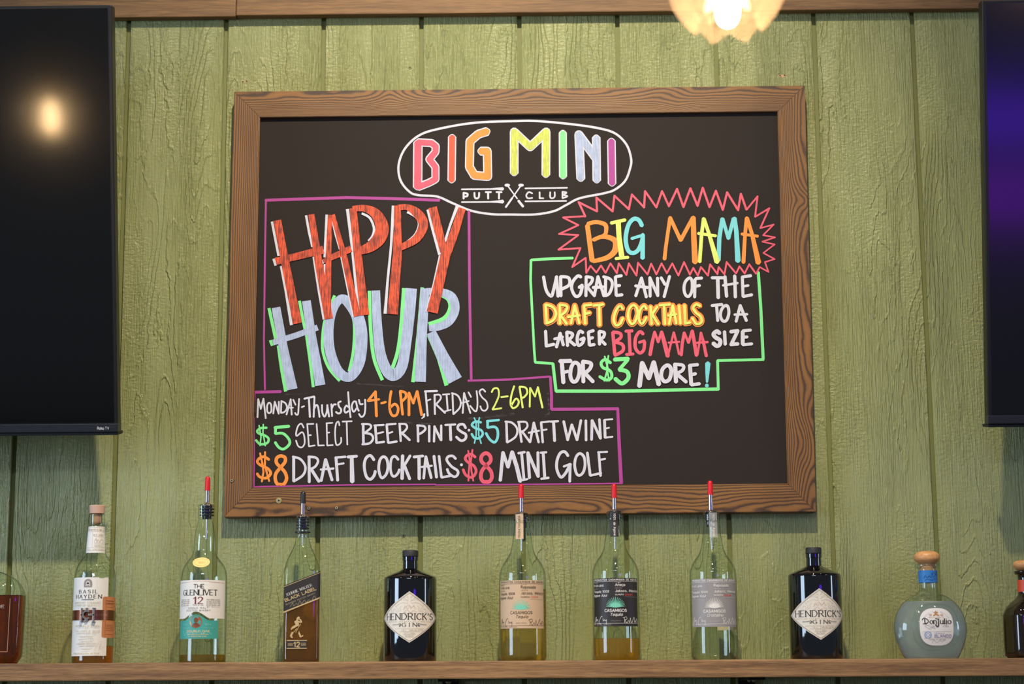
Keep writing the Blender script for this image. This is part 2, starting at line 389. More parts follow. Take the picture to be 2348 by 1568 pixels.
def frame_wood(name, knots, seed, dens=(3.0, 11.0), warp=2.6):
    """charred fir: dark late-wood lines, cathedral figure on the outer side, knots. UV: u in metres along the rail, v 0 outer .. 1 inner"""
    nt = NT(name)
    uv = nt.node('UVMap', uv_map='UVMap').outputs[0]; sp = nt.node('SeparateXYZ', {0: uv}); u, v = sp.outputs[0], sp.outputs[1]
    vec = nt.node('CombineXYZ', {'X': nt.math('MULTIPLY', u, 5.5), 'Y': nt.math('MULTIPLY', v, .8), 'Z': seed}).outputs[0]
    n1 = nt.noise(vec, 1, 2, .5)
    vec2 = nt.node('CombineXYZ', {'X': nt.math('MULTIPLY', u, 45.0), 'Y': nt.math('MULTIPLY', v, 4.0), 'Z': seed+3}).outputs[0]
    n2 = nt.noise(vec2, 1, 3, .6)
    r = nt.math('ADD', nt.math('MULTIPLY', v, dens[0]), nt.math('MULTIPLY', nt.math('MULTIPLY', v, v), dens[1]-dens[0]))
    wv = nt.math('SUBTRACT', 1.12, nt.math('MULTIPLY', v, .85)); r = nt.math('ADD', r, nt.math('MULTIPLY', nt.math('MULTIPLY', n1, wv), warp*2.4)); r = nt.math('ADD', r, nt.math('MULTIPLY', n2, .45))
    for (ku, kv, ka, kb, kh) in knots:
        du = nt.math('DIVIDE', nt.math('SUBTRACT', u, ku), ka); dv = nt.math('DIVIDE', nt.math('SUBTRACT', v, kv), kb)
        q = nt.math('ADD', 1.0, nt.math('ADD', nt.math('MULTIPLY', du, du), nt.math('MULTIPLY', dv, dv)))
        r = nt.math('ADD', r, nt.math('DIVIDE', kh, q))
    fr = nt.math('FRACT', r)
    line = nt.ramp(fr, [(0, (1, 1, 1)), (.16, (.85, .85, .85)), (.34, (.15, .15, .15)), (.60, (0, 0, 0)), (.84, (.30, .30, .30)), (1, (1, 1, 1))])
    fib = nt.noise(nt.node('CombineXYZ', {'X': nt.math('MULTIPLY', u, 60.0), 'Y': nt.math('MULTIPLY', v, 90.0), 'Z': seed}).outputs[0], 1, 3, .6)
    patch = nt.noise(nt.node('CombineXYZ', {'X': nt.math('MULTIPLY', u, 7.0), 'Y': nt.math('MULTIPLY', v, 2.0), 'Z': seed+9}).outputs[0], 1, 2, .5)
    base = nt.mix(patch, lin(106, 70, 30), lin(162, 114, 54))
    base = nt.mix(nt.math('MULTIPLY', fib, .45), base, lin(108, 62, 26))
    col = nt.mix(nt.math('MULTIPLY', line, .95), base, lin(50, 29, 17))
    nt.pbr(Base_Color=col, Roughness=.5, Normal=nt.bump(nt.math('SUBTRACT', nt.math('MULTIPLY', fib, .3), line), .35, .0005)); return nt.m

def thin_glass(name, edge=(120, 140, 120), face=(246, 250, 246), rough=.015):
    nt = NT(name)
    lw = nt.node('LayerWeight', {'Blend': .5}).outputs[1]
    c = nt.ramp(lw, [(0, lin(*face)), (.55, lin(*face)), (1, lin(*edge))])
    tr = nt.node('BsdfTransparent', {0: c}); gl = nt.node('BsdfGlossy', {0: (1, 1, 1, 1), 'Roughness': rough})
    bf = nt.node('NewGeometry').outputs['Backfacing']
    fz = nt.node('Fresnel', {0: nt.math('SUBTRACT', 1.5, nt.math('MULTIPLY', bf, .8333))}).outputs[0]
    mx = nt.node('MixShader', {0: nt.math('MULTIPLY', fz, 1.1, clamp=True)}); nt.l.new(tr.outputs[0], mx.inputs[1]); nt.l.new(gl.outputs[0], mx.inputs[2])
    nt.l.new(mx.outputs[0], nt.out.inputs[0]); return nt.m
def liquid(name, rgb, ior=1.14, diffuse=.22, drgb=None):
    nt = NT(name); g = nt.node('BsdfRefraction', {0: lin(*rgb), 'Roughness': 0.0, 'IOR': ior})
    d = nt.node('BsdfTranslucent', {0: lin(*(drgb or rgb))}); d2 = nt.node('BsdfDiffuse', {0: lin(*(drgb or rgb))}); dd = nt.node('MixShader', {0: .5})
    nt.l.new(d.outputs[0], dd.inputs[1]); nt.l.new(d2.outputs[0], dd.inputs[2]); mx = nt.node('MixShader', {0: diffuse})
    nt.l.new(g.outputs[0], mx.inputs[1]); nt.l.new(dd.outputs[0], mx.inputs[2]); nt.l.new(mx.outputs[0], nt.out.inputs[0])
    return nt.m
# ------------------------------------------------------------------ wall of grooved siding
G = .2032
M_WALL = wall_paint('green_wall_paint', (143, 148, 97))
M_GROOVE = simple('green_groove_shade', (116, 122, 68), .6)  # wall green darkened, shade inside the grooves put into the colour
wall = thing('wall_back', None, None, (0, 0, 0)); wall['kind'] = 'structure'
GW = .0092
ZL, ZH = .0, 4.95
for i in range(-6, 15):
    x0, x1 = i*G+GW/2, (i+1)*G-GW/2
    bm = bmesh.new(); cx = (x0+x1)/2; hw = (x1-x0)/2
    box(bm, (-hw, 0, ZL-2.15), (hw, .011, ZH-2.15), 0)
    es = [e for e in bm.edges if abs(e.verts[0].co.x-e.verts[1].co.x) < 1e-6 and abs(e.verts[0].co.y-e.verts[1].co.y) < 1e-6 and e.verts[0].co.y < .005]
    bmesh.ops.bevel(bm, geom=es, offset=.0012, segments=2, affect='EDGES')
    obj('plank', bm, M_WALL, wall, (cx, 0, 2.15))
bm = bmesh.new(); box(bm, (-6*G, .0085, ZL), (15*G, .03, ZH)); obj('backing_board', bm, M_GROOVE, wall)
for nm, za, zb, cc in (('floor', -.05, 0, (120, 104, 88)), ('ceiling', 4.95, 5.0, (132, 126, 118))):
    bm = bmesh.new(); box(bm, (-5, -8, za), (6.5, .03, zb)); tag(obj(nm, bm, simple(nm+'_finish', cc, .7)), kind='structure')
# old screw and nail holes in the siding
M_STEEL = simple('screw_steel', (150, 145, 135), .35, 1)
M_HOLE = simple('hole_dark', (14, 11, 9), .9); M_RAW = simple('raw_wood_rim', (205, 160, 125), .8); M_WSCREW = simple('painted_screw', (120, 125, 85), .4, .3)
def screw(parent, px, py, Y, r, mat, cross=True, washer=None, name='screw'):
    c = at(px, py, Y); bm = bmesh.new(); L = parent.location if parent else Vector()
    n = 16
    rings = []
    for (rr, dy) in ((r, 0), (r, -.0006), (r*.8, -.0012)):
        rings.append([bm.verts.new((c.x+rr*math.cos(2*math.pi*k/n), c.y+dy, c.z+rr*math.sin(2*math.pi*k/n))) for k in range(n)])
    for a, b in zip(rings, rings[1:]):
        for k in range(n): bm.faces.new((a[k], a[(k+1) % n], b[(k+1) % n], b[k]))
    bm.faces.new(rings[-1])
    o = obj(name, bm, mat, parent, smooth=False)
    if cross:
        bm = bmesh.new(); q = r*.5
        for a, b in ((q, q*.28), (q*.28, q)): box(bm, (c.x-a, c.y-.0016, c.z-b), (c.x+a, c.y-.0011, c.z+b))
        obj('screw_recess', bm, M_HOLE, o)
    return o
screw(wall, 940, 155, 0, .0036, M_WSCREW); screw(wall, 925, 1229, 0, .0036, M_WSCREW)
for px, py in ((557, 187.5), (566, 186.5), (1788.5, 173), (1799, 172.5)):
    c = at(px, py, 0); bm = bmesh.new()
    pen = Pen(lambda x, y, l: Vector((x, -.0002-l, y))); pen.disc(c.x, c.z, .0026, .0023, 12); rim = pen.make('screw_hole', M_RAW, wall)
    pen = Pen(lambda x, y, l: Vector((x, -.0006-l, y))); pen.disc(c.x, c.z, .0015, None, 10); pen.make('hole', M_HOLE, rim)
pen = Pen(lambda x, y, l: Vector((x, -.0003-l, y))); c = at(1794, 174, 0); pen.poly([(c.x-.003, c.z+.001), (c.x, c.z+.002), (c.x+.003, c.z), (c.x+.001, c.z-.004), (c.x-.001, c.z-.004)]); pen.make('torn_wood', M_RAW, wall)

# ------------------------------------------------------------------ beam along the top of the wall
M_BEAM = wood('stained_beam', (150, 112, 68), (88, 60, 36), 1, .8)
trim = thing('trim_1', None, None); trim['kind'] = 'structure'
TB = .022
A = at(260, 40, -TB); B = at(2248, 21, -TB)
sl = (B.z-A.z)/(B.x-A.x)
seam = at(541, 35, -TB).x
for (xa, xb, dz, dy) in ((-1.0, seam-.0006, 0, 0), (seam+.0006, 2.9, .0016, -.0012)):
    bm = bmesh.new(); L = xb-xa; za = A.z+(xa-A.x)*sl
    box(bm, (0, -TB+dy, 0), (L, .0, .14), .0022)
    o = obj('beam_board', bm, M_BEAM, trim, (xa, 0, za+dz)); o.rotation_euler = (0, -math.atan(sl), 0)

# ------------------------------------------------------------------ framed menu board
FY, PY = -.034, -.0245
OUT = [(537, 210), (1845.5, 196), (1871, 1173), (513, 1185.5)]
INN = [(596, 269), (1783, 255), (1806, 1108.5), (578.5, 1118)]
bc = at(1190, 690, 0); board = thing('menu_board', 'large black menu board in a burnt wood frame, hand-lettered in bright paint pens', 'menu board', (bc.x, 0, bc.z))
BL = Vector(board.location)
def W(px, py, Y): return at(px, py, Y)-BL
def rail(k, mat):
    a, b = OUT[k], OUT[(k+1) % 4]; c, d = INN[(k+1) % 4], INN[k]
    P = [at(*q, FY) for q in (a, b, c, d)]
    # hairline gap at the mitre
    u = (P[1]-P[0]).normalized(); P[0] += u*.0003; P[3] += u*.0003; P[1] -= u*.0003; P[2] -= u*.0003
    bm = bmesh.new()
    f = [bm.verts.new(p-BL) for p in P]; g = [bm.verts.new(Vector((p.x, -.001, p.z))-BL) for p in P]
    ff = bm.faces.new(f); bm.faces.new(list(reversed(g)))
    for i in range(4): j = (i+1) % 4; bm.faces.new((f[j], f[i], g[i], g[j]))
    bmesh.ops.recalc_face_normals(bm, faces=bm.faces)
    e = [bm.edges.get((f[0], f[1])), bm.edges.get((f[2], f[3]))]
    bmesh.ops.bevel(bm, geom=[q for q in e if q], offset=.0011, segments=2, affect='EDGES')
    uvl = bm.loops.layers.uv.new('UVMap')
    n = Vector((u.z, 0, -u.x)); wd = abs((P[3]-P[0]).dot(n)) or 1
    for face in bm.faces:
        for lp in face.loops:
            q = lp.vert.co+BL-P[0]; v = abs(q.dot(n))/wd
            lp[uvl].uv = (q.dot(u), v+(lp.vert.co.y+BL.y-FY)*8)
    return obj('frame_rail', bm, mat, board)
R_TOP = rail(0, frame_wood('burnt_fir_top', [(.32, .18, .030, .50, 3.2), (.41, .05, .035, .30, -2.2), (.88, .22, .045, .30, 2.6), (.905, .92, .03, .35, -3.4), (.62, .15, .05, .25, 1.6)], 2.0, (2.4, 15.0), 2.0))
R_RIGHT = rail(1, frame_wood('burnt_fir_right', [(.24, .18, .022, .35, 3.0), (.50, .06, .10, .28, 1.8), (.735, .36, .055, .40, 5.0), (.62, .1, .04, .3, 2.0)], 13.0, (2.8, 14.0), 2.0))
R_BOT = rail(2, frame_wood('burnt_fir_bottom', [(.25, .45, .10, .35, 2.4), (.50, .40, .12, .30, -2.0), (.36, .55, .05, .2, 1.5)], 22.0, (3.0, 10.0), 3.0))
R_LEFT = rail(3, frame_wood('burnt_fir_left', [], 31.0, (11.0, 14.5), .7))
nt = NT('chalkboard_paint'); co = coords(nt)
nz = nt.noise(co, 900, 2); sm = nt.noise(nt.mapping(co, (3, 1, 9)), 1, 3)
nt.pbr(Base_Color=nt.mix(nt.math('MULTIPLY', sm, .5), nt.mix(nz, lin(34, 28, 27), lin(45, 37, 35)), lin(42, 35, 33)), Roughness=.7, Specular_IOR_Level=.2, Normal=nt.bump(nz, .25, .0003)); M_BOARD = nt.m
bm = bmesh.new(); q = [at(x+dx, y+dy, PY)-BL for (x, y), (dx, dy) in zip(INN, ((-12, -12), (12, -12), (12, 12), (-12, 12)))]
f = [bm.verts.new(p) for p in q]; g = [bm.verts.new(p+Vector((0, .006, 0))) for p in q]
bm.faces.new(f); bm.faces.new(list(reversed(g)))
for i in range(4): j = (i+1) % 4; bm.faces.new((f[j], f[i], g[i], g[j]))
obj('board_panel', bm, M_BOARD, board)
for (px, py, r, k) in ((639.5, 1147.5, .0052, 1), (708.5, 1165, .0042, 0), (772, 1164.5, .0040, 0), (532, 1102, .0042, 0)):
    rl = R_LEFT if px < 540 else R_BOT
    c = at(px, py, FY)-BL
    if k:
        bm = bmesh.new(); bmesh.ops.create_cone(bm, cap_ends=True, segments=20, radius1=r*1.25, radius2=r*1.1, depth=.0012, matrix=Matrix.Translation((c.x, c.y-.0008, c.z)) @ Matrix.Rotation(math.pi/2, 4, 'X')); obj('washer', bm, simple('brass_washer', (190, 170, 110), .35, .9), rl)
    bm = bmesh.new(); bmesh.ops.create_cone(bm, cap_ends=True, segments=16, radius1=r*.85, radius2=r*.7, depth=.0018, matrix=Matrix.Translation((c.x, c.y-.0014, c.z)) @ Matrix.Rotation(math.pi/2, 4, 'X')); sc_ = obj('screw', bm, simple('frame_screw', (185, 170, 140), .3, .9), rl)
    bm = bmesh.new(); bmesh.ops.create_cone(bm, cap_ends=True, segments=6, radius1=r*.34, radius2=r*.34, depth=.0006, matrix=Matrix.Translation((c.x, c.y-.0025, c.z)) @ Matrix.Rotation(math.pi/2, 4, 'X')); obj('drive_recess', bm, M_HOLE, rl)

# ---- paint-pen drawing, traced stroke by stroke
def board_pen(z, ox, oy, lift): return Pen(lambda x, y, l: W(ox+x/z, oy+y/z, PY-.0003-l), lift)
Z1 = lambda l=0: board_pen(3.9133, 900, 250, l)
Z2 = lambda l=0: board_pen(3.2667, 580, 440, l)
Z3 = lambda l=0: board_pen(3.1367, 1200, 420, l)
Z4 = lambda l=0: board_pen(5.336, 570, 870, l)
Z5 = lambda l=0: board_pen(5.336, 1000, 870, l)
Z6 = lambda l=0: board_pen(7.127, 1270, 420, l)      # starburst left / big word
Z7 = lambda l=0: board_pen(7.127, 1530, 420, l)
Z8 = lambda l=0: board_pen(7.127, 1480, 620, l)
P_WHITE = paint_marker('white_pen', (206, 206, 218), .34, (160, 166, 192), thr=.52)
P_PALE = paint_marker('pale_blue_pen', (172, 187, 220), .55, (122, 134, 160), thr=.5)
P_GREEN = paint_marker('green_pen', (122, 226, 140), .2, (90, 190, 110))
P_RED = paint_marker('red_orange_pen', (236, 84, 40), .92, (96, 30, 20), thr=.485)
P_REDS = paint_marker('red_orange_pen_solid', (228, 82, 52), .3)
P_PINK = paint_marker('pink_pen', (224, 84, 108), .35, (170, 60, 85))
P_ORANGE = paint_marker('orange_pen', (240, 142, 48), .35, (196, 108, 50))
P_LIME = paint_marker('lime_pen', (216, 232, 112), .35, (165, 175, 85))
P_LIME2 = paint_marker('lime_pen_worn', (205, 214, 88), .6, (140, 150, 66))
P_CYAN = paint_marker('turquoise_pen', (112, 204, 212), .15, (90, 170, 180))
P_PURPLE = paint_marker('purple_pen', (166, 54, 144), .25, (140, 40, 120))
LET = 'lettering'
# club emblem
Z1().draw("20|o1100,108 750,122 450,170 250,230 115,350 55,500 72,640 150,740 230,772 400,785 530,840 700,910 880,942 1060,946 1280,945 1450,915 1560,860 1680,800 1900,755 2000,720 2090,640 2135,520 2140,440 2100,320 2000,220 1850,172 1600,135 1300,108").make('emblem_outline', P_WHITE, board, 'white scalloped oval line')
UL = {'B': "62|228,300 225,700;50|228,298 350,305 388,335 385,385 330,450 385,520 385,630 330,660 228,700", 'I': "52|535,250 530,640", 'G': "58|850,200 770,225 695,290 690,520 735,595 855,605 850,378 790,378",
      'M': "56|1092,575 1092,205 1235,340 1378,205 1376,590", 'I2': "50|1528,212 1530,605", 'N': "58|1690,625 1672,230 1830,445;54|1828,255 1833,640", 'I3': "54|1964,285 1970,668"}
for kk, mt, lb in (('B', P_PINK, 'pink letter B'), ('I', P_REDS, 'red letter I'), ('G', P_ORANGE, 'orange letter G'), ('M', P_LIME2, 'lime letter M'), ('I2', P_GREEN, 'green letter I'), ('N', P_PALE, 'pale blue letter N'), ('I3', P_PURPLE, 'purple letter I')):
    Z1(.0002).draw(UL[kk], wadd=23).make('letter_outline', P_WHITE, board, 'white edge round the '+lb)
    Z1(.0006).draw(UL[kk], wadd=2).make('letter', mt, board, lb)
p = Z1().draw("17|638,750 638,805;~638,752 672,760 668,782 640,785;~735,750 738,790 755,802 774,790 777,750;835,745 885,745;858,745 858,805;932,745 980,745;957,745 955,805")
p.draw("14|~1255,757 1222,745 1200,775 1215,800 1255,797;1320,745 1320,800 1355,800;~1415,745 1415,790 1435,800 1455,785 1455,745;1525,740 1525,800;~1525,742 1562,750 1525,770;~1525,770 1570,782 1525,800")
p.draw("14|620,720 880,718 940,715,20 990,716,30;620,835 880,833 940,831,22 990,830,34;1190,712 1568,706;1190,828 1560,824")
p.draw("12|1035,690 1120,805;22|1130,822 1172,875;12|1150,690 1080,790;18|1075,797 1016,880"); p.disc(1030, 683, 25, 14).disc(1153, 683, 25, 14)
p.make(LET, P_WHITE, board, 'small white words PUTT CLUB with crossed clubs', split=True)
# purple border
p = Z2(.0001).draw("22|95,62 400,52 700,42 1050,50 1395,62;14|97,62 90,500 82,1100 90,1480;22|15,1500 208,1495;20|1618,145 1622,700 1635,1400")
p.make('border_line', P_PURPLE, board); p = Z4(.0001).draw("20|75,150 72,250;9|72,250 66,460;20|66,460 65,640 68,900 65,1310;18|60,1312 1200,1290 2290,1283"); p.make('border_line', P_PURPLE, board)
Z5(.0001).draw("17|-10,1290 1000,1284 2280,1270;26|392,14 900,0 1395,-36;32|1398,-30 1412,200,36 1412,362,36;38|1412,364 1800,362 2222,358;34|2222,350 2240,800,42 2265,1265,44").make('border_line', P_PURPLE, board)
Z3(.0001).draw("20|355,538 200,543 58,552;18|55,552 52,700 78,1200 85,1288;19|85,1288 213,1297;22|213,1297 235,1495;24|235,1495 700,1495 1405,1480;20|1402,1480 1397,1275;20|1397,1275 1728,1268;22|1725,1262 1708,900 1690,640").make('border_line', P_GREEN, board, 'green border line')
# HOUR under HAPPY
p = Z2(.0002); p.cap = False
p.draw("24|120,870 148,1000 172,1110;24|190,1150 215,1330 245,1495;22|348,815 375,960 402,1080 430,1280 452,1462;22|130,1110 145,1152;~612,775 545,940 522,1080 525,1200 570,1320 650,1415;~690,835 742,920 760,1010 752,1190 720,1345")
p.draw("26|~872,740 880,1000 905,1240 970,1410;28|~1130,720 1112,980 1085,1190 1042,1325;26|1268,715 1240,1050 1198,1425;28|~1405,770 1462,805 1476,870 1430,945 1315,990;18|1312,1075 1390,1250,24 1450,1450,30"); p.make(LET, P_GREEN, board, 'green edge of the word HOUR', split=True)
p = Z2(.0006); p.cap = False
p.draw("66|172,865 230,1180,68 295,1478,78;66|400,815 440,1080,66 505,1448,76;44|150,1128 320,1075 485,1015")
p.draw("100|o665,800,66 735,850,84 790,950,90 812,1080,92 800,1250,88 760,1350,78 705,1388,70 630,1330,75 575,1180,76 568,1010,74 605,870,62")
p.draw("64|~920,738 932,1000,70 955,1210,78 1005,1340,84 1060,1370,88 1118,1300,80 1150,1100,80 1172,900,84 1186,722,86")
p.draw("64|1290,722 1265,1070,76 1253,1422,84;~1300,745,50 1410,750,58 1490,790,70 1514,880,66 1470,970,62 1390,1010,56 1318,1022,44;1335,1050,70 1420,1230,90 1515,1412,112"); p.make(LET, P_PALE, board, 'pale blue word HOUR', split=True)
p = Z2(.0010); p.cap = False
p.draw("18|142,222 165,340 192,480;210,555 245,740 288,998,22;154,500 170,552;398,175 420,300 446,412;455,485 490,720 532,955,20;552,170 537,490;516,510 530,535;538,540 545,698,10;592,210,10 620,320 652,428;662,480 710,720 755,938,20;708,128,24 740,400 770,700 795,928;1052,102,24 1035,400 1010,650 990,912,24;1308,132 1350,300 1400,470,26;1402,475 1355,690 1302,898,20;1530,108,24 1480,240 1438,372;~815,160 875,195 906,270 895,330 865,368;~1155,150 1215,185 1244,240 1215,320 1150,378"); p.make(LET, P_WHITE, board, 'white edge of the word HAPPY', split=True)
p = Z2(.0014); p.cap = False
p.draw("58|182,212 240,520,62 333,985,66;54|170,520 330,482 528,432,60;46|437,168 487,500,58 568,950,64;34|578,172 565,500,44 560,880,50;30|598,170 680,470,44 782,930,54;28|525,518 590,490,44 735,425,50")
p.draw("50|750,122 782,450,60 838,922,66;~745,128,44 830,122,50 915,160,76 965,250,96 950,340,100 880,410,80 790,445,54;50|1082,102 1083,450,66 1045,915,80;~1085,118,44 1160,115,46 1235,165,72 1276,245,72 1225,350,60 1100,420,46;66|1345,115 1385,270,64 1430,450,56;54|1568,122 1500,330,66 1440,480,74 1395,680,76 1342,902,84"); p.make(LET, P_RED, board, 'streaky red-orange word HAPPY', split=True)
# BIG MAMA starburst
sb6 = "34|515,545 405,310 705,460 695,235 960,460 990,205 1225,425 1275,185 1475,395 1490,130 1675,395 1768,130 1880,375"
Z6(.0001).draw(sb6).make('starburst_outline', P_PINK, board)
Z6(.0003).draw("30|515,545 490,540 150,560 400,685 85,830 400,848 75,1085 435,1060 300,1370 520,1220 530,1465 600,1350 695,1460 770,1345 845,1465 925,1310 1030,1470 1060,1310 1185,1500 1225,1310 1350,1510 1375,1300 1530,1490 1590,1315 1675,1490 1760,1310 1850,1475").make('starburst_outline', P_PINK, board)
Z7(.0002).draw("36|25,380 160,95 265,390 378,85 495,370 580,75 690,390 795,125 908,435 978,150 1158,440 1203,175 1295,435;30|1295,435 1475,215 1435,550;30|1435,550 1668,410 1520,735;26|1520,735 1740,675 1565,850 1760,885 1555,955 1755,1000 1570,1140 1755,1240 1595,1290 1655,1450 1510,1370 1450,1480;30|1450,1480 1340,1325 1265,1475 1180,1360 1125,1475 970,1290 935,1490 840,1370 820,1485 700,1325 665,1510 550,1370 500,1510 425,1385 370,1495 275,1290 182,1510 82,1310 -10,1475").make('starburst_outline', P_PINK, board)
Z6(.0002).draw("78|548,690 625,1265,84;66|~555,665 640,640 740,640 840,680,72 855,770,66 820,850,60 640,925,54;66|~650,925 760,880 880,880,78 990,930,90 1020,1020,110 980,1130,96 860,1220,82 640,1275,64").make(LET, P_ORANGE, board, 'big orange letter B', split=True)
Z6(.0006).draw("56|935,650 1165,600;84|1052,640 1065,880,82 1110,1200,88;50|1010,1232 1215,1210").make(LET, P_LIME, board, 'big lime letter I', split=True)
Z6(.0010).draw("70|~1440,695 1390,605 1310,582 1230,660 1185,800 1175,950 1215,1100 1290,1140 1370,1100 1430,980 1455,830,50;50|1270,905 1450,850;66|1455,840 1450,1225,76").make(LET, P_CYAN, board, 'big turquoise letter G', split=True)
Z7(.0002).draw("62|-45,1240 -25,1050,58 45,570,60;62|45,560 220,935,62;64|220,930 420,560;80|425,560 435,900,88 455,1290,98").make(LET, P_ORANGE, board, 'big orange letter M', split=True)
Z7(.0010).draw("60|530,1285 560,850 595,575;58|600,580 680,820,60 815,1285,90;50|505,820 795,860").make(LET, P_LIME, board, 'big lime letter A', split=True)
Z7(.0006).draw("66|840,1260 850,900,70 900,580;58|905,580 1000,905;62|1000,900 1085,575;66|1100,570 1130,800,74 1155,1270,90").make(LET, P_CYAN, board, 'big turquoise letter M', split=True)
Z7(.0006).draw("64|1245,1295 1270,850,58 1300,565;56|1305,565 1390,850,64 1490,1300,92;48|1215,830 1480,866").make(LET, P_ORANGE, board, 'big orange letter A', split=True)
# offer text
p = Z3(.0001)
p.draw("23|~145,672 165,770 200,812 218,765 240,670;238,672 250,815;268,670 270,812;~268,672 325,680 330,730 275,762;~415,675 390,668 355,710 348,760 375,812 408,800 425,740;400,750 425,732;22|452,670 450,812;~452,672 495,682 488,715 455,745;458,745 508,805;510,812 537,672 580,812;22|500,750 575,745;592,680 590,808;~575,672 625,690 640,730 620,790 590,810")
p.draw("22|662,672 668,808;665,672 707,665;668,738 695,735;668,808 712,802;808,812 850,682 885,820;805,738 895,750;912,815 910,680 967,808 965,680;990,678 1020,730;1052,668 1012,818;o1192,682 1165,710 1155,760 1168,805 1192,812 1212,775 1215,720 1208,690;1235,690 1232,820;1240,685 1285,682;1238,742 1270,735")
p.draw("22|1355,680 1440,680;26|1398,684 1402,825;24|1450,670 1462,815;1520,665 1525,820;18|1435,735 1542,718;22|1575,675 1580,815;1572,675 1638,665;18|1580,742 1620,735;22|1580,815 1645,802")
p.draw("22|1355,880 1430,872;1390,880 1398,990;o1452,880 1425,910 1418,955 1435,990 1462,985 1478,935 1472,890;1530,995 1560,880 1605,990;18|1518,945 1612,942")
p.draw("23|160,1062 165,1170 222,1158;238,1180 265,1080 288,1165;20|222,1120 285,1105;23|312,1070 318,1170;~312,1070 352,1082 345,1110 318,1125;322,1125 372,1165;~430,1075 405,1065 388,1110 395,1165 425,1150 438,1115;410,1125 438,1112;468,1070 475,1165;470,1070 505,1060;472,1118 500,1110;475,1165 512,1160;545,1068 548,1160;~545,1065 582,1075 575,1108 550,1118;550,1120 590,1160")
p.draw("30|~1412,1080 1392,1065 1368,1085 1382,1108 1415,1130 1412,1160 1390,1170 1365,1150;24|1447,1066 1452,1160;26|1490,1068 1542,1062 1495,1160 1545,1155;28|1578,1065 1578,1158;22|1578,1062 1636,1056;1580,1108 1612,1105;1578,1162 1645,1155")
p.draw("30|262,1280 342,1278;277,1285 288,1435;24|283,1362 322,1352;28|o368,1290 345,1325 338,1385 355,1425 382,1420 402,1370 400,1310;28|428,1285 432,1430;~425,1282 485,1295 478,1335 438,1368;442,1365 502,1428")
p.draw("34|835,1460 855,1295 903,1400 938,1290 975,1448;28|o1027,1312 1000,1340 992,1390 1015,1425 1050,1410 1065,1350 1050,1315;30|1092,1305 1098,1430;24|~1085,1302 1148,1310 1145,1345 1102,1368;26|1105,1372 1172,1430;28|1198,1308 1208,1448;24|1200,1310 1255,1305;1205,1378 1240,1370;1208,1450 1268,1442"); p.make(LET, P_WHITE, board, 'white offer text under the starburst', split=True)
DC = "1|160,872 168,1008;~160,874 210,890 235,935 215,985 165,1008;262,874 262,1012;~262,874 312,885 302,925 265,952;268,950 312,1012;342,1010 370,880 402,1008;320,962 402,952;437,880 445,1012;435,880 490,874;440,940 480,932;505,880 575,872;545,880 548,1025;~715,905 695,882 665,920 650,980 665,1020 695,1012 715,970;o787,878 760,910 755,970 775,1010 800,1000 822,940 812,892;~885,905 868,882 840,915 830,975 850,1010 868,995 885,965;915,885 922,1015;965,885 925,945;930,948 970,1015;980,878 1055,872;1012,880 1018,1015;1048,1015 1075,880 1100,1010;1040,952 1100,942;1120,880 1130,1012;1158,876 1165,1008 1200,1002;~1272,885 1245,872 1222,895 1240,930 1275,960 1280,1000 1245,1012 1215,970"
Z3(.0001).draw(DC, wmul=0, wadd=42).make(LET, P_ORANGE, board, 'orange edge of the words DRAFT COCKTAILS', split=True)
Z3(.0016).draw(DC, wmul=0, wadd=18).make(LET, P_LIME, board, 'lime words DRAFT COCKTAILS', split=True)
p = Z3(.0001).draw("24|643,1072 658,1232;~645,1070 695,1080 700,1110 655,1142;~655,1142 712,1160 715,1205 658,1238;22|735,1064 785,1062;24|760,1066 768,1228;22|740,1232 792,1228;24|~862,1085 838,1068 808,1110 805,1180 835,1220 865,1200 872,1140;20|832,1145 872,1132")
p.make(LET, P_PINK, board, 'pink word BIG', split=True); p = Z8(.0001).draw("58|75,1380 105,1200,60 150,1000,44;44|150,1005 210,1175;44|210,1170 262,1000;56|262,1000 310,1180,70 365,1400,72;36|370,1385 415,1200 462,1010;40|462,1010 510,1190 550,1370;34|375,1180 555,1165;52|585,1385 600,1200 635,1015;42|635,1015 705,1185;46|705,1180 762,985;54|765,985 800,1180,60 835,1390,60;36|850,1380 880,1190 905,1015;44|905,1015 950,1180,50 995,1400,54;38|840,1182 1020,1170").make(LET, P_PINK, board, 'pink word MAMA', split=True)
p = Z3(.0001).draw("22|~628,1292 590,1268 560,1290 572,1325 625,1350 635,1395 600,1415 548,1390;13|585,1245 608,1330 582,1422;612,1240 600,1330 618,1422;30|655,1268 755,1262;26|752,1268 690,1340;30|~690,1340 745,1355 755,1400 710,1440 660,1405").make(LET, P_GREEN, board, 'green price $3', split=True)
Z3(.0001).draw("38|1327,1295 1324,1360,30 1321,1430,16;28|1320,1455").make(LET, P_CYAN, board, 'turquoise exclamation mark', split=True)
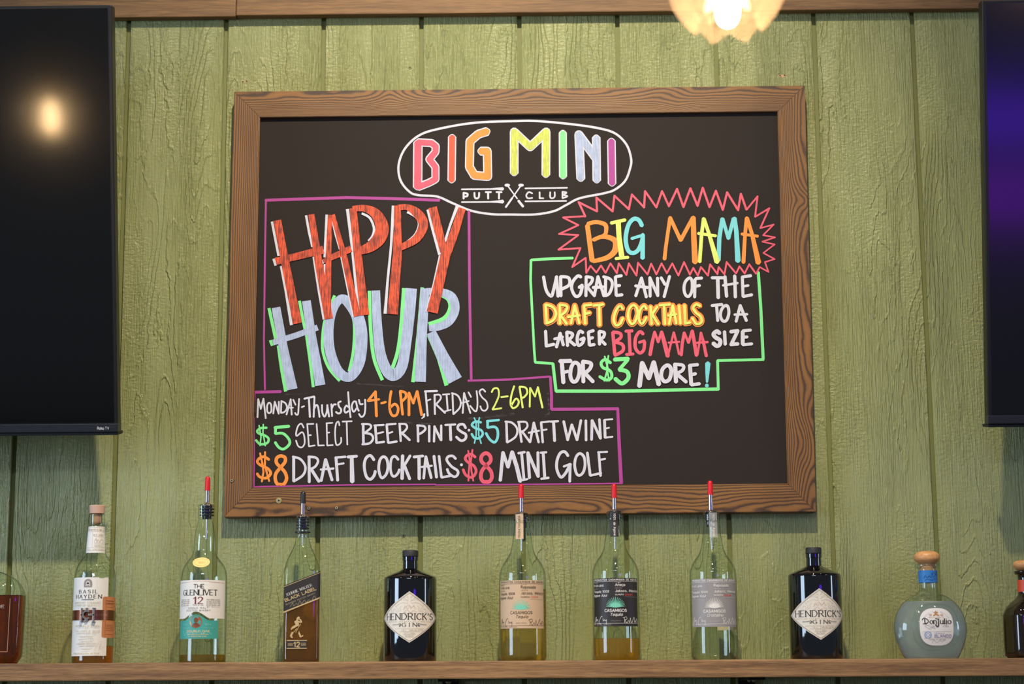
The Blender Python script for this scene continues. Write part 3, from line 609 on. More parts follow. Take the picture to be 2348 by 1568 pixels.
# hours
p = Z4(.0001)
p.draw("21|108,465 118,240 150,360 182,235 210,475;o250,283 228,320 228,385 250,412 278,385 275,310;302,418 320,272 368,418 370,270;395,405 402,265;~398,262 450,290 470,345 440,395 395,408;464,430 515,242 528,432;18|480,348 545,345;20|545,245 575,310;~618,235 612,330 605,420 585,430 568,408;648,338 682,325")
p.draw("24|680,235 805,208;738,238 750,460;22|806,212 796,460;~795,375 825,315 850,335 868,460;~898,310 902,400 928,455 955,400 965,310;962,310 985,455;1012,300 1022,450;~1015,360 1040,310 1070,305;~1130,268 1098,285 1105,330 1132,365 1125,405 1095,415 1068,395")
p.draw("22|~1225,340 1195,320 1172,365 1185,405 1225,385;22|1218,152 1228,300 1248,465;~1318,272 1285,272 1262,330 1285,395 1322,350;1316,275 1330,345 1348,385;~1350,248 1365,300 1398,300;~1425,245 1428,350 1415,430 1380,458 1350,420")
p.draw("24|2150,420 2145,455 2118,478,12;26|2155,145 2308,140;24|2165,150 2192,445;20|2178,262 2228,242;24|2275,185 2280,425;22|~2270,190 2335,188 2350,235 2285,312;24|2294,305 2405,410"); p.make(LET, P_WHITE, board, 'white weekday text', split=True)
p = Z5(.0001).draw("20|80,185 165,178;22|128,185 142,380;18|100,392 182,370;22|200,170 210,420;~190,165 262,195 300,270 285,350 210,425;325,412 342,165 420,412;18|300,292 402,262;20|395,155 428,215;~495,138 505,240 502,350 478,390 415,320;~602,150 568,118 530,150 560,215 615,270 630,340 600,380 560,370 540,325").make(LET, P_WHITE, board, split=True)
Z4(.0001).draw("32|1555,145 1460,262;28|1460,262 1598,242;34|1552,145 1565,450;28|1622,290 1680,275;32|~1745,142 1728,250 1728,370 1760,440 1812,430 1830,350 1790,300 1735,340;32|1855,145 1885,430;~1852,142 1915,160 1925,215 1870,272;34|1962,438 1962,160;30|1962,160 2015,290 2062,142;34|2062,142 2118,435").make(LET, P_ORANGE, board, 'orange hours 4-6PM', split=True)
Z5(.0001).draw("22|~680,155 705,112 755,112 768,190 730,290 690,365;690,368 800,350;795,215 880,205;24|~955,80 920,200 912,300 942,350 995,320 1010,265 975,235 925,310;24|1020,90 1040,220 1060,345;~1020,88 1095,100 1115,160 1080,212 1040,228;22|1145,335 1150,100;1150,100 1210,208 1245,92;26|1245,92 1302,345").make(LET, P_LIME, board, 'lime hours 2-6PM', split=True)
# prices
Z4(.0001).draw("30|~222,590 150,595 105,630 130,662 200,685 245,725 225,778 140,790 90,740;18|128,560 152,700 140,810;180,548 175,650 205,812;38|320,588 495,572;34|330,590 328,662;34|~328,662 420,660 490,725 500,790 430,850 370,830 325,768").make(LET, P_GREEN, board, 'green price $5', split=True)
p = Z4(.0001)
p.draw("19|~675,590 645,540 605,570 582,650 590,690 650,645 678,680 685,780 650,830 605,812 580,745;718,545 738,818;715,545 795,543;728,682 765,680;738,818 812,806;832,542 852,808;852,808 925,805;955,535 962,805;950,535 1028,530;960,652 990,648;962,808 1032,802;~1112,562 1098,515 1070,545 1058,650 1068,780 1092,802 1130,768 1132,710;1148,515 1265,510;1200,518 1208,798")
p.draw("32|1402,550 1405,785;26|~1385,545 1480,550 1495,590 1425,650;28|~1425,655 1500,672 1522,725 1480,780 1390,792;30|1550,565 1565,775;24|1535,562 1655,555;22|1560,665 1650,642;28|1562,775 1660,762;30|1690,555 1708,772;26|1685,552 1802,542;22|1705,660 1762,640;28|1708,775 1815,758;28|1848,545 1862,755;26|~1840,542 1920,548 1938,590 1900,640 1865,652;30|1872,650 1972,742")
p.draw("30|2070,560 2075,760;28|~2060,562 2145,572 2162,610 2120,650 2085,668;30|2210,565 2210,760;28|2268,762 2275,572"); p.make(LET, P_WHITE, board, 'white text of the beer line', split=True)
p = Z5(.0001)
p.draw("30|-22,572 60,742;28|62,560 62,745;26|110,556 238,550;34|172,560 180,742;32|~362,595 335,550 280,555 265,600 310,640 362,672 358,725 305,748 245,700;34|402,620")
p.draw("30|860,520 868,768;26|~845,515 930,530 992,605 972,700 870,770;30|1012,525 1045,765;24|~1000,518 1095,520 1118,570 1080,620 1045,635;28|1052,635 1150,768;28|1150,768 1195,525;30|1195,525 1255,770;24|1130,652 1262,625;30|1285,528 1305,770;24|1280,525 1390,512;22|1300,622 1355,610;26|1400,515 1495,510;36|1437,520 1450,752")
p.draw("34|1560,510 1610,742;30|1610,742 1660,550;32|1660,550 1725,742;32|1725,742 1772,498;32|1832,500 1835,745;34|1902,738 1908,498;34|1908,498 2012,722;32|2012,722 1998,485;34|2060,495 2068,712;22|2060,492 2160,485;22|2062,602 2118,590;24|2068,712 2160,700")
p.draw("32|~240,970 200,935 145,945 132,990 190,1065 262,1115 262,1165 222,1190 160,1150 135,1095;36|310,1043;32|35,935 65,1195;30|65,1198 175,1178")
p.draw("42|785,1235 818,890;40|818,890 880,1075;40|880,1075 928,885;50|928,885 985,1060 1030,1245;30|1005,902 1085,888;34|1045,892 1075,1225;26|1052,1232 1120,1218;38|1142,1205 1122,892;40|1122,892 1250,1188;36|1250,1190 1245,890;28|1278,896 1350,890;36|1310,895 1330,1210;30|1285,1215 1378,1202")
p.draw("36|~1615,935 1575,885 1520,900 1480,990 1478,1100 1525,1195 1580,1150 1620,1080 1645,1035;28|1560,1065 1645,1032;34|1640,1040 1635,1250;34|o1758,905 1712,950 1695,1050 1718,1150 1758,1172 1802,1130 1822,1040 1808,945;34|1850,895 1885,1172;30|1885,1175 2020,1145;32|1990,895 2012,1180;26|1980,890 2095,885;26|1995,985 2070,970"); p.make(LET, P_WHITE, board, 'white text of the wine and golf prices', split=True)
Z5(.0003).draw("30|~550,525 480,515 438,555 480,595 550,620 570,670 530,715 470,715 435,665;18|465,468 490,520 490,690 468,780;530,465 518,520 522,680 552,785;30|620,510 770,495;32|630,515 630,588;32|~630,588 715,580 752,620 752,710 715,768 655,730 610,655").make(LET, P_CYAN, board, 'turquoise price $5', split=True)
Z4(.0001).draw("34|~250,980 190,945 130,965 108,1010 150,1050 235,1090 270,1150 215,1205 135,1190 105,1150;24|140,900 172,1040 182,1130 162,1250;202,885 200,1050 252,1245;42|o395,935 345,960 342,1020 392,1075 445,1135 465,1210 435,1275 392,1285 345,1270 325,1200 340,1140 392,1075 445,1010 445,955").make(LET, P_ORANGE, board, 'orange price $8', split=True)
p = Z4(.0003)
p.draw("36|552,948 552,1245;30|~540,945 635,975 695,1070 665,1170 552,1245;36|740,950 742,1255;30|~730,945 820,955 850,1000 815,1065 760,1095;38|765,1095 862,1248;36|888,1240 942,975;36|942,975 1022,1232;26|880,1102 1042,1088;36|1070,960 1090,1235;28|1060,955 1188,945;26|1082,1040 1165,1025;36|1212,948 1325,938;46|1262,955 1268,1250,56")
p.draw("36|~1535,985 1490,930 1435,965 1415,1060 1440,1185 1490,1220 1535,1175 1550,1120;34|o1645,945 1605,990 1592,1090 1612,1180 1642,1202 1688,1150 1705,1060 1688,970;32|~1832,980 1790,940 1748,970 1735,1080 1752,1165 1785,1185 1825,1150 1845,1100;42|1885,930 1878,1215;34|1978,930 1905,1050;38|1905,1050 1972,1218;34|2020,948 2135,935;40|2085,950 2088,1218;32|2142,1210 2168,940;34|2168,940 2235,1205;26|2115,1070 2245,1055;36|2268,935 2300,1198"); p.make(LET, P_WHITE, board, 'white text of the cocktails price', split=True)
Z5(.0001).draw("34|~480,950 430,915 375,930 358,975 400,1020 465,1060 488,1130 440,1195 365,1170 330,1100;22|392,870 412,1000 400,1120 395,1240;445,858 425,1000 432,1120 455,1240;46|o610,900 558,935 555,1000 610,1055 668,1120 682,1195 655,1245 612,1252 572,1245 548,1195 560,1120 610,1055 665,1000 660,935").make(LET, P_PINK, board, 'pink price $8', split=True)
# chalk smudges left by wiping
nt = NT('chalk_smudge'); co = coords(nt); sm = nt.math('MULTIPLY', nt.ramp(nt.noise(nt.mapping(co, (60, 1, 300)), 1, 4, .7), [(.45, (0, 0, 0)), (.75, (1, 1, 1))]), .16)
mx = nt.node('MixShader', {0: sm}); nt.l.new(nt.node('BsdfTransparent').outputs[0], mx.inputs[1]); nt.l.new(nt.node('BsdfDiffuse', {0: lin(190, 190, 200)}).outputs[0], mx.inputs[2]); nt.l.new(mx.outputs[0], nt.out.inputs[0])
Z5(-.0002).draw("30|400,480 600,460 950,420;26|1370,170 1380,300 1375,430 1330,445;20|-400,525 -50,545").make('chalk_smudge', nt.m, board, split=True)
Z4(-.0002).draw("16|1320,50 1900,85;14|450,180 700,172;12|90,250 80,400").make('chalk_smudge', nt.m, board, split=True)
# ------------------------------------------------------------------ shelf
M_SHELF = wood('stained_shelf', (180, 138, 92), (100, 70, 44), 1.4, 1.1, .55, .35)
SFY, SBY = -.200, -.004
A = at(0, 1521, SFY); B = at(2348, 1508, SFY)
SSL = (B.z-A.z)/(B.x-A.x); S0 = A
def shelf_z(x): return S0.z+(x-S0.x)*SSL
xs0, xs1 = -.75, 2.45
ang = -math.atan(SSL)
shelf = thing('wall_shelf', 'long brown wooden shelf carrying the row of liquor bottles under the menu board', 'shelf', (xs0, 0, shelf_z(xs0)), rot=(0, ang, 0))
TH = at(1174, 1515, SFY).z-at(1174, 1556, SFY).z
bm = bmesh.new(); box(bm, (0, SFY, -TH), (xs1-xs0, SBY, 0), .0026)
obj('shelf_board', bm, M_SHELF, shelf)
M_IRON = simple('black_iron', (34, 30, 28), .5, .7)
for px in (-420, 1022, 1738, 2800):
    x = at(px, 1560, SFY).x-xs0
    bm = bmesh.new(); box(bm, (x-.016, SFY+.02, -TH-.005), (x+.016, SBY, -TH), .001); box(bm, (x-.016, SBY-.005, -TH-.16), (x+.016, SBY, -TH-.004), .001)
    br = obj('bracket', bm, M_IRON, shelf)
    bm = bmesh.new()
    for yy in (-.05, -.13): bmesh.ops.create_uvsphere(bm, u_segments=10, v_segments=6, radius=.004, matrix=Matrix.Translation((x, yy, -TH-.005)))
    s_ = obj('bracket_screw', bm, M_STEEL, br); s_['kind'] = 'stuff'

# ------------------------------------------------------------------ televisions
nt = NT('tv_screen'); nt.pbr(Base_Color=lin(7, 5, 4), Roughness=.24, Specular_IOR_Level=.12, Coat_Weight=1.0, Coat_Roughness=.12); 
M_SCREEN = nt.m
M_BEZEL = simple('tv_bezel', (15, 15, 17), .4); M_BAR = simple('tv_bottom_bar', (48, 50, 58), .38, .5); M_TVBACK = simple('tv_back', (20, 20, 22), .6)
M_LOGO = simple('tv_logo', (190, 190, 195), .5)
def tv(name_label, corner_b, corner_t, Yb, sgn, mark):
    """corner_b / corner_t: pixels of the visible vertical edge (bottom, top); sgn -1 the set lies to the left of that edge"""
    Pb = at(*corner_b, Yb); lo, hi = Yb-.5, Yb
    for _ in range(40):
        m = (lo+hi)/2
        if (at(*corner_t, m).x-Pb.x)*sgn > 0: hi = m
        else: lo = m
    # x grows (left set) or shrinks with distance from the camera until both ends share one x
    Pt = at(*corner_t, (lo+hi)/2)
    H = (Pt-Pb).length; til = math.atan2(Pb.y-Pt.y, Pt.z-Pb.z); Wd = H*1.72
    root = thing('television', name_label, 'television', Pb, rot=(til, 0, -.0))
    x0, x1 = (-Wd, 0) if sgn < 0 else (0, Wd)
    print('TV', Pb[:], Pt[:], math.degrees(til), H)
    bh = .0165
    bm = bmesh.new(); box(bm, (x0, .001, .003), (x1, .030, H), .002); obj('tv_housing', bm, M_BEZEL, root)
    bm = bmesh.new(); box(bm, (x0+.0075, -.0004, bh), (x1-.0075, .004, H-.006)); obj('screen', bm, M_SCREEN, root)
    bm = bmesh.new(); box(bm, (x0-.001, -.004, -.0015), (x1+.001, .026, bh-.002), .0015); bar = obj('bottom_bar', bm, M_BAR, root)
    bm = bmesh.new(); box(bm, (x0+.001, .004, -.008), (x1-.001, .05, -.0018), .0015); obj('speaker_strip', bm, M_TVBACK, root)
    bm = bmesh.new(); box(bm, (x0+Wd*.15, .03, H*.05), (x1-Wd*.15, .06, H*.55), .01); obj('rear_bulge', bm, M_TVBACK, root)
    bm = bmesh.new(); mx_ = (x0+x1)/2
    box(bm, (mx_-.2, .06, H*.25), (mx_+.2, .075, H*.5), .003); box(bm, (mx_-.03, .075, H*.3), (mx_+.03, -Pb.y+.035, H*.36), .003)
    obj('wall_mount', bm, M_IRON, root)
    if mark:
        c = at(237, 981, Yb-.004)-Pb
        pen = Pen(lambda x, y, l: Vector((x, -.0044-l, y)))
        S = 1/1210.
        q = Pen(lambda x, y, l: Vector((c.x+x*S, -.0044-l, c.z+.0005-y*S)))
        text(q, 'Roku', -6, 3.2, 6, 15, .20, 1.3); text(q, 'TV', 9, 3.2, 6, 9, .15, 1.5); q.make('logo_lettering', M_LOGO, bar)
    return root
tv('black wide television mounted high at the left edge, reflecting a glowing lamp', (270, 988), (255.5, 11), -.19, -1, True)
tv('black wide television at the right edge with a violet reflection', (2266, 970), (2251.5, 0), -.19, 1, False)

# ------------------------------------------------------------------ pendant lamps
nt = NT('bulb_glow'); e = nt.node('Emission', {0: (1, .72, .42, 1), 1: 115.0}); nt.l.new(e.outputs[0], nt.out.inputs[0]); M_BULB = nt.m
nt = NT('amber_ruffled_glass'); lw = nt.node('LayerWeight', {'Blend': .35}).outputs[1]
c = nt.ramp(lw, [(0, (.93, .86, .74)), (1, (.62, .44, .26))])
tr = nt.node('BsdfTransparent', {0: c}); gl = nt.node('BsdfGlossy', {0: (1, .95, .88, 1), 'Roughness': .08}); tl = nt.node('BsdfTranslucent', {0: (.95, .76, .58, 1)})
df = nt.node('BsdfDiffuse', {0: (.95, .76, .58, 1)}); m0 = nt.node('MixShader', {0: .5}); nt.l.new(tl.outputs[0], m0.inputs[1]); nt.l.new(df.outputs[0], m0.inputs[2]); m1 = nt.node('MixShader', {0: .13}); nt.l.new(tr.outputs[0], m1.inputs[1]); nt.l.new(m0.outputs[0], m1.inputs[2])
m2 = nt.node('MixShader', {0: nt.math('MULTIPLY', nt.node('Fresnel', {0: nt.math('SUBTRACT', 1.5, nt.math('MULTIPLY', nt.node('NewGeometry').outputs['Backfacing'], .8333))}).outputs[0], .8, clamp=True)}); nt.l.new(m1.outputs[0], m2.inputs[1]); nt.l.new(gl.outputs[0], m2.inputs[2]); nt.l.new(m2.outputs[0], nt.out.inputs[0]); M_SHADE = nt.m
M_BRASS = simple('aged_brass', (150, 110, 60), .35, .9)
LY = -1.2
def pendant(label, cx, cz):
    root = thing('pendant_lamp', label, 'lamp', (cx, LY, cz), 'pendant lamps over the bar')
    bm = bmesh.new(); n = 64; rings = []
    for k in range(19):
        t = k/18
        R = .018+.060*math.sin(min(1, t/.62)*math.pi/2) - (.034*((t-.62)/.38)**1.6 if t > .62 else 0)
        z = .115-.140*t
        rings.append([bm.verts.new((R*(1+.07*t*math.cos(6*a+.6))*math.cos(a), R*(1+.07*t*math.cos(6*a+.6))*math.sin(a), z-.007*t*t*math.cos(6*a+.9))) for a in [2*math.pi*i/n for i in range(n)]])
    for a, b in zip(rings, rings[1:]):
        for i in range(n): bm.faces.new((a[i], a[(i+1) % n], b[(i+1) % n], b[i]))
    obj('glass_shade', bm, M_SHADE, root, smooth=True)
    bm = bmesh.new(); lathe(bm, smooth_prof([(-.022, .001), (-.020, .008), (-.012, .014), (.002, .0165), (.02, .015), (.042, .0125), (.055, .012)], 4), 28); obj('bulb', bm, M_BULB, root, smooth=True)
    bm = bmesh.new(); lathe(bm, [(.055, .014), (.11, .016), (.112, .026), (.128, .026), (.14, .012), (.16, .006)], 24); obj('socket', bm, M_BRASS, root)
    bm = bmesh.new(); lathe(bm, [(.16, .003), (4.95-cz, .003)], 10); obj('cord', bm, M_IRON, root)
    return root
c = at(1668, 27, LY)
pendant('ruffled amber glass pendant lamp with glowing bulb hanging at the top of the picture', c.x, c.z)
pendant('lit pendant lamp hanging beyond the left edge, seen mirrored in the left television', -.30, c.z+.019)
pendant('lit pendant lamp hanging beyond the right edge of the picture', c.x+1.4, c.z)
# ------------------------------------------------------------------ bottles
BY = -.112
PXM = F_PX/(DIST+BY)          # pixels per metre at the bottles
M_GLASS = thin_glass('clear_bottle_glass', (66, 88, 70), (244, 250, 244))
M_CAPB = simple('matte_black_cap', (36, 37, 42), .6); M_RED = simple('red_spout_cap', (206, 12, 30), .38); M_BLKCAP = simple('black_spout_cap', (26, 27, 34), .4)
M_CHROME = simple('chrome', (215, 205, 200), .14, 1); M_RUB = simple('black_rubber', (30, 28, 34), .35)
M_INK = simple('ink_black', (44, 36, 36), .6); M_INKG = simple('ink_grey', (150, 140, 138), .6); M_INKW = simple('ink_white', (226, 222, 220), .6)
M_PAPER = simple('paper_label', (232, 228, 222), .6, noise=.02)
class Bottle:
    def __init__(s, label, ax_b, ax_t, py_b, py_t, group=None, Y=BY):
        """axis pixel at base and at top"""
        s.Y = Y; base = at(ax_b, py_b, Y); s.x = base.x; s.z0 = shelf_z(s.x)+.0002; s.z0 = s.z0
        s.root = thing('bottle', label, 'bottle', (s.x, Y, s.z0), group)
        s.ax = lambda py: ax_b+(ax_t-ax_b)*(py-py_b)/(py_t-py_b)
        s.org = Vector((s.x, Y, s.z0))
    def z(s, py):
        """height above the base of a pixel row, on the bottle axis"""
        return at(s.ax(py), py, s.Y).z-s.z0
    def prof(s, rows, sub=4, smooth=True, hy=None, e=2.0):
        out = []
        for r in rows:
            py, hw = r[0], r[1]
            q = (s.z(py), hw/PXM, (r[2] if len(r) > 2 else hw*(hy or 1))/PXM, r[3] if len(r) > 3 else e); out.append(q)
        out[0] = (0,)+out[0][1:] if abs(out[0][0]) < .006 else out[0]
        return smooth_prof(out, sub) if smooth else out
    def body(s, rows, mat, name='glass_body', n=56, smooth=True, sub=4, **kw):
        bm = bmesh.new(); lathe(bm, s.prof(rows, sub, smooth, **kw), n); return obj(name, bm, mat, s.root, smooth=True)
    def part(s, name, rows, mat, parent=None, n=28, smooth=False, label=None, sm=True, **kw):
        bm = bmesh.new(); lathe(bm, s.prof(rows, 4, smooth, **kw), n); o = obj(name, bm, mat, parent or s.root, smooth=sm, label=label)
        if sm:
            es = [e for e in o.data.edges]
            o.data.set_sharp_from_angle(angle=math.radians(35))
        return o
    def cyl(s, R, rot=0.0, off=.0):
        """drawing space for wrapped labels: x = unrolled pixels from the axis, y = pixel row; R may be a function of the row"""
        def mp(u, py, l):
            r = R(py) if callable(R) else R
            a = u/r+rot; rr = r/PXM+.0005+off+l
            return Vector((rr*math.sin(a), -rr*math.cos(a), s.z(py)))
        return mp
    def flat(s, dy, off=0.0, yaw=0.0):
        def mp(dx, py, l):
            p = Vector((dx/PXM, -dy/PXM-.0005-off-l, s.z(py)))
            return Matrix.Rotation(yaw, 3, 'Z') @ p if yaw else p
        return mp
    def patch(s, name, mp, pts, mat, parent=None, label=None, nx=24, thick=None):
        """label paper: outline given as left/right columns of (u, y_top, y_bottom)"""
        bm = bmesh.new(); cols = []
        for (u, yt, yb) in pts: cols.append([bm.verts.new(mp(u, yt+(yb-yt)*k/6, 0)) for k in range(7)])
        for a, b in zip(cols, cols[1:]):
            for k in range(6): bm.faces.new((a[k], a[k+1], b[k+1], b[k]))
        return obj(name, bm, mat, parent or s.root, smooth=True, label=label)
    def pen(s, mp, lift=.0002, step=4): return Pen(mp, lift, 0.000003, step)
def cols(u0, u1, yt, yb, n=24):
    f = lambda v, u: v(u) if callable(v) else v
    return [(u0+(u1-u0)*k/n, f(yt, u0+(u1-u0)*k/n), f(yb, u0+(u1-u0)*k/n)) for k in range(n+1)]
def unroll(dx, R): return R*math.asin(max(-1, min(1, dx/R)))
def spout(B, cone_b, cone_t, tip_b, tip_t, capm, hw_collar=15, rings=(), dx=0, hang=None, collar=None):
    """metal pourer: collar in the neck, cone, steel tube, coloured cap"""
    r = thing('pourer', None, None, (dx/PXM, 0, 0)); r.parent = B.root
    def lp(name, rows, m, n=24):
        bm = bmesh.new(); lathe(bm, B.prof(rows, 4, False), n); o = obj(name, bm, m, r, smooth=True); o.data.set_sharp_from_angle(angle=math.radians(40)); return o
    lp('steel_tube', [(cone_t+4, 5.2), (tip_b-2, 4.6)], M_CHROME, 18)
    lp('steel_cone', [(cone_b, hw_collar), (cone_b-2.5, hw_collar*.96), (cone_t+3, 8), (cone_t, 5.4)], M_CHROME)
    lp('spout_cap', [(tip_b, 6.3), (tip_t+6, 5.9), (tip_t+2.5, 5.0), (tip_t+.7, 3.2), (tip_t, .8)], capm, 20)
    if collar: lp('stopper', [(collar[1], hw_collar*.62), (collar[0], hw_collar*.72)], M_RUB)
    for q in rings: lp('rubber_ring', [(q+2.2, hw_collar*.8), (q+1.4, hw_collar+.5), (q-.6, hw_collar+.5), (q-1.6, hw_collar*.8)], M_RUB)
    if hang: lp('air_tube', [(hang, 2.0), (cone_b, 2.4)], M_CHROME, 12)
    return r

# ---- tequila trio (same bottle, different labels)
def agave_bottle(label, axb, axt, base, lip_t, level, liqm, paper, ink, ink2, fancol, redc, tagm, tagink, kind, spx, collar_hw, yoff, back=None, ytip=0, tagx=-6):
    B = Bottle(label, axb, axt, base, lip_t)
    d = yoff     # vertical shift of this bottle relative to the first
    R = 53.5
    rows = [(1514.5+d, 46), (1512.5+d, 49.5), (1508+d, 52.4), (1500+d, 53.5), (1440+d, 53.5), (1380+d, 53.5), (1324+d, 53.2), (1310+d, 51.8), (1298+d, 47.5), (1287+d, 41.5), (1276+d, 33.5), (1264+d, 27.5), (1250+d, 24), (1236+d, 22), (1215+d, 19), (1200+d, 17.4), (1198.5+d, 17.5), (1197+d, 19), (1180+d, 18.6), (1178+d, 17)]
    B.body(rows, M_GLASS, sub=3)
    inner = lambda q, h: (q, h-1.6)
    if level:
        lr = [(1512.5+d, 46.5), (1508+d, 51.4), (1500+d, 52.9), (1440+d, 52.9), (level+1.5, 52.9), (level, 52.6)]
        B.body([r for r in lr if r[0] >= level], liqm, 'liquid', sub=2)
    U = lambda dx: unroll(dx, R)
    top = 1331+d; bot = 1441+d
    lm = B.cyl(R)
    u0, u1 = U(-49.5), U(46.8)
    lab = B.patch('front_label', lm, cols(u0, u1, top+1, bot), paper)
    if back: 
        mb = B.cyl(R-1.5, math.pi-.35, -.0012)
        B.patch('back_label', mb, cols(-66, 6, 1352+d, 1446+d), back)
    P = B.pen(lm)
    W_ = u1-u0; c = (u0+u1)/2
    text(P, 'PRODUCTOS CASAMIGOS DE AGAVE', c, top+6.3, 3.4, W_*.93, .24, 3.2)
    P.draw("0.6|%f,%f %f,%f;%f,%f %f,%f" % (u0, top+8.6, u1, top+8.6, u0, bot-6.5, u1, bot-6.5))
    hx = u0+3
    text(P, '11-05-UHX', hx, top+20, 4.6, 30, .16, 2, align='l', serif=False)
    text(P, 'Tequila 100%', hx, top+33.5, 5.0, 43, .17, 2, align='l', slant=.12); text(P, 'Agave Azul', hx, top+42.5, 5.0, 38, .17, 2, align='l', slant=.12)
    rx = u0+W_*.5
    text(P, {'repo': 'Reposado', 'anejo': 'Anejo', 'crist': 'Reposado'}[kind], rx, top+19, 5.4, 34 if kind != 'anejo' else 22, .18, 2, align='l', serif=False)
    if kind == 'anejo': P.draw("1|%f,%f %f,%f" % (rx+6, top+12.2, rx+9, top+12.0))
    text(P, 'Jalisco, Mexico', rx, top+32.5, 5.2, 57, .17, 2, align='l')
    text(P, 'NUMERO', rx, top+40, 3, 19, .16, 2.4, align='l')
    P.make('printing', ink, lab)['kind'] = 'stuff'
    Q = B.pen(lm); text(Q, 'HIMERO', hx, top+13, 2.8, 15, .14, 2.4, align='l'); text(Q, 'GENERO', hx, top+26, 2.8, 17, .14, 2.4, align='l'); text(Q, 'CLASE', rx, top+11.5, 2.8, 13, .14, 2.4, align='l'); text(Q, 'HECHO', rx, top+25, 2.8, 15, .14, 2.4, align='l')
    text(Q, 'EXCLUSIVO', c, bot-11, 2.6, 22, .14, 2.4); text(Q, '40% ALC/VOL (80 PROOF)', u0+28, bot-2.2, 2.6, 48, .14, 2.2); Q.draw("0.4|%f,%f %f,%f" % (rx+20, top+43.5, u1-4, top+44)); Q.make('fine_printing', ink2, lab)
    Q = B.pen(lm); text(Q, {'repo': '12233', 'anejo': '21641', 'crist': '12034'}[kind], rx+22, top+40.5, 4, 19, .2, 1.6, align='l'); Q.make('red_number', redc, lab)
    # agave fan
    Q = B.pen(lm, .00015); fy = top+67; import itertools
    for k in range(17):
        a = math.radians(-86+172*k/16); L = 25-3.5*abs(math.sin(a)); 
        Q.draw("%f|%f,%f %f,%f,%f" % (2.1, c+5*math.sin(a), fy-1.0-3*math.cos(a), c+L*math.sin(a), fy-1-(L-2)*math.cos(a)*.98, .7))
    Q.poly([(c-8, fy), (c-6, fy-4), (c, fy-6), (c+6, fy-4), (c+8, fy), (c, fy+1)]); Q.make('agave_fan_emblem', fancol, lab)
    Q = B.pen(lm); text(Q, 'CASAMIGOS', c, top+77.5, 6.2, 50, .19, 1.8); text(Q, 'Tequila' if kind != 'crist' else 'Cristalino', c+1, top+86.5, 6, 27 if kind != 'crist' else 36, .15, 1.8, slant=.3)
    # signatures
    sx, sy = u0+3, bot-5
    Q.draw("0.9|~%f,%f %f,%f %f,%f %f,%f %f,%f" % (sx, sy+1, sx+3, sy-10, sx+6, sy-17, sx+7, sy-12, sx+6, sy-4))
    Q.draw("0.9|~%f,%f %f,%f %f,%f %f,%f %f,%f %f,%f" % (sx+6, sy-8, sx+8, sy-11, sx+9, sy-8, sx+11, sy-11, sx+13, sy-8, sx+12, sy+1))
    Q.draw("0.9|~%f,%f %f,%f %f,%f %f,%f %f,%f" % (sx+26, sy-16, sx+23, sy-18, sx+18, sy-9, sx+18, sy-1, sx+22, sy-1))
    Q.draw("0.9|~%f,%f %f,%f %f,%f %f,%f %f,%f %f,%f" % (sx+27, sy-13, sx+28, sy-7, sx+31, sy-10, sx+33, sy-7, sx+36, sy-10, sx+35, sy+1))
    tx = u1-44
    Q.draw("0.9|~%f,%f %f,%f %f,%f %f,%f;%f,%f %f,%f" % (tx, sy-14, tx+8, sy-16, tx+9, sy-11, tx+4, sy-9, tx+3, sy-14, tx+4, sy-2))
    Q.draw("0.9|~%f,%f %f,%f %f,%f %f,%f %f,%f %f,%f %f,%f" % (tx+5, sy-9, tx+9, sy-2, tx+13, sy-8, tx+16, sy-3, tx+18, sy-14, tx+20, sy-4, tx+24, sy-5))
    Q.draw("0.9|~%f,%f %f,%f %f,%f %f,%f %f,%f %f,%f %f,%f" % (tx+22, sy-2, tx+29, sy-16, tx+30, sy-4, tx+33, sy-8, tx+35, sy-3, tx+37, sy-12, tx+42, sy-3))
    Q.make('emblem_lettering', ink, lab)
    # neck strip seal
    sm = B.cyl(lambda py: 19.2 if py < 1198+d else 17.6+(py-1198-d)*.10)
    tg = B.patch('neck_seal', sm, cols(tagx-10, tagx+9, 1179+d, 1236+d, 8), tagm)
    Q = Pen(lambda u, v, l: sm(u, v, l), .0002, .000003, 3)
    s_ = 'PRODUCTOS CASA' if kind == 'repo' else '100% de Agave'
    # text running down the strip
    T = Pen(lambda u, v, l: sm(tagx+(v if kind == 'repo' else -v), 1208+d+(-u if kind == 'repo' else u), l), .0002, .000003, 3)
    text(T, s_, 0, 2, 4.6, 50, .16, 2.5); T.make('seal_printing', tagink, tg)
    spout(B, 1178+d, 1172+d, 1141+d+ytip, 1108+d+ytip, M_RED, 16.5, (1184+d, 1191+d), spx, 1262+d, collar=(1180+d, 1210+d))
    return B
M_LIQ_REPO = liquid('golden_tequila', (250, 226, 128)); M_LIQ_ANE = liquid('amber_tequila', (245, 208, 104))
M_TAN = simple('kraft_label', (205, 176, 146), .6, noise=.03); M_BLKP = simple('black_label', (40, 36, 36), .5); M_GREYP = simple('grey_label', (146, 142, 144), .5)
M_BROWNINK = simple('brown_ink', (96, 76, 58), .6); M_BROWN2 = simple('brown_ink_faint', (142, 116, 92), .6)
M_TEAL = simple('teal_ink', (120, 205, 180), .6); M_REDI = simple('red_ink', (205, 70, 50), .6); M_REDI2 = simple('red_ink_faint', (220, 110, 90), .6)
nt = NT('clear_seal'); mx = nt.node('MixShader', {0: .45}); nt.l.new(nt.node('BsdfTransparent').outputs[0], mx.inputs[1]); nt.l.new(nt.node('BsdfDiffuse', {0: lin(200, 200, 204)}).outputs[0], mx.inputs[2]); nt.l.new(mx.outputs[0], nt.out.inputs[0]); M_CLEARSEAL = nt.m
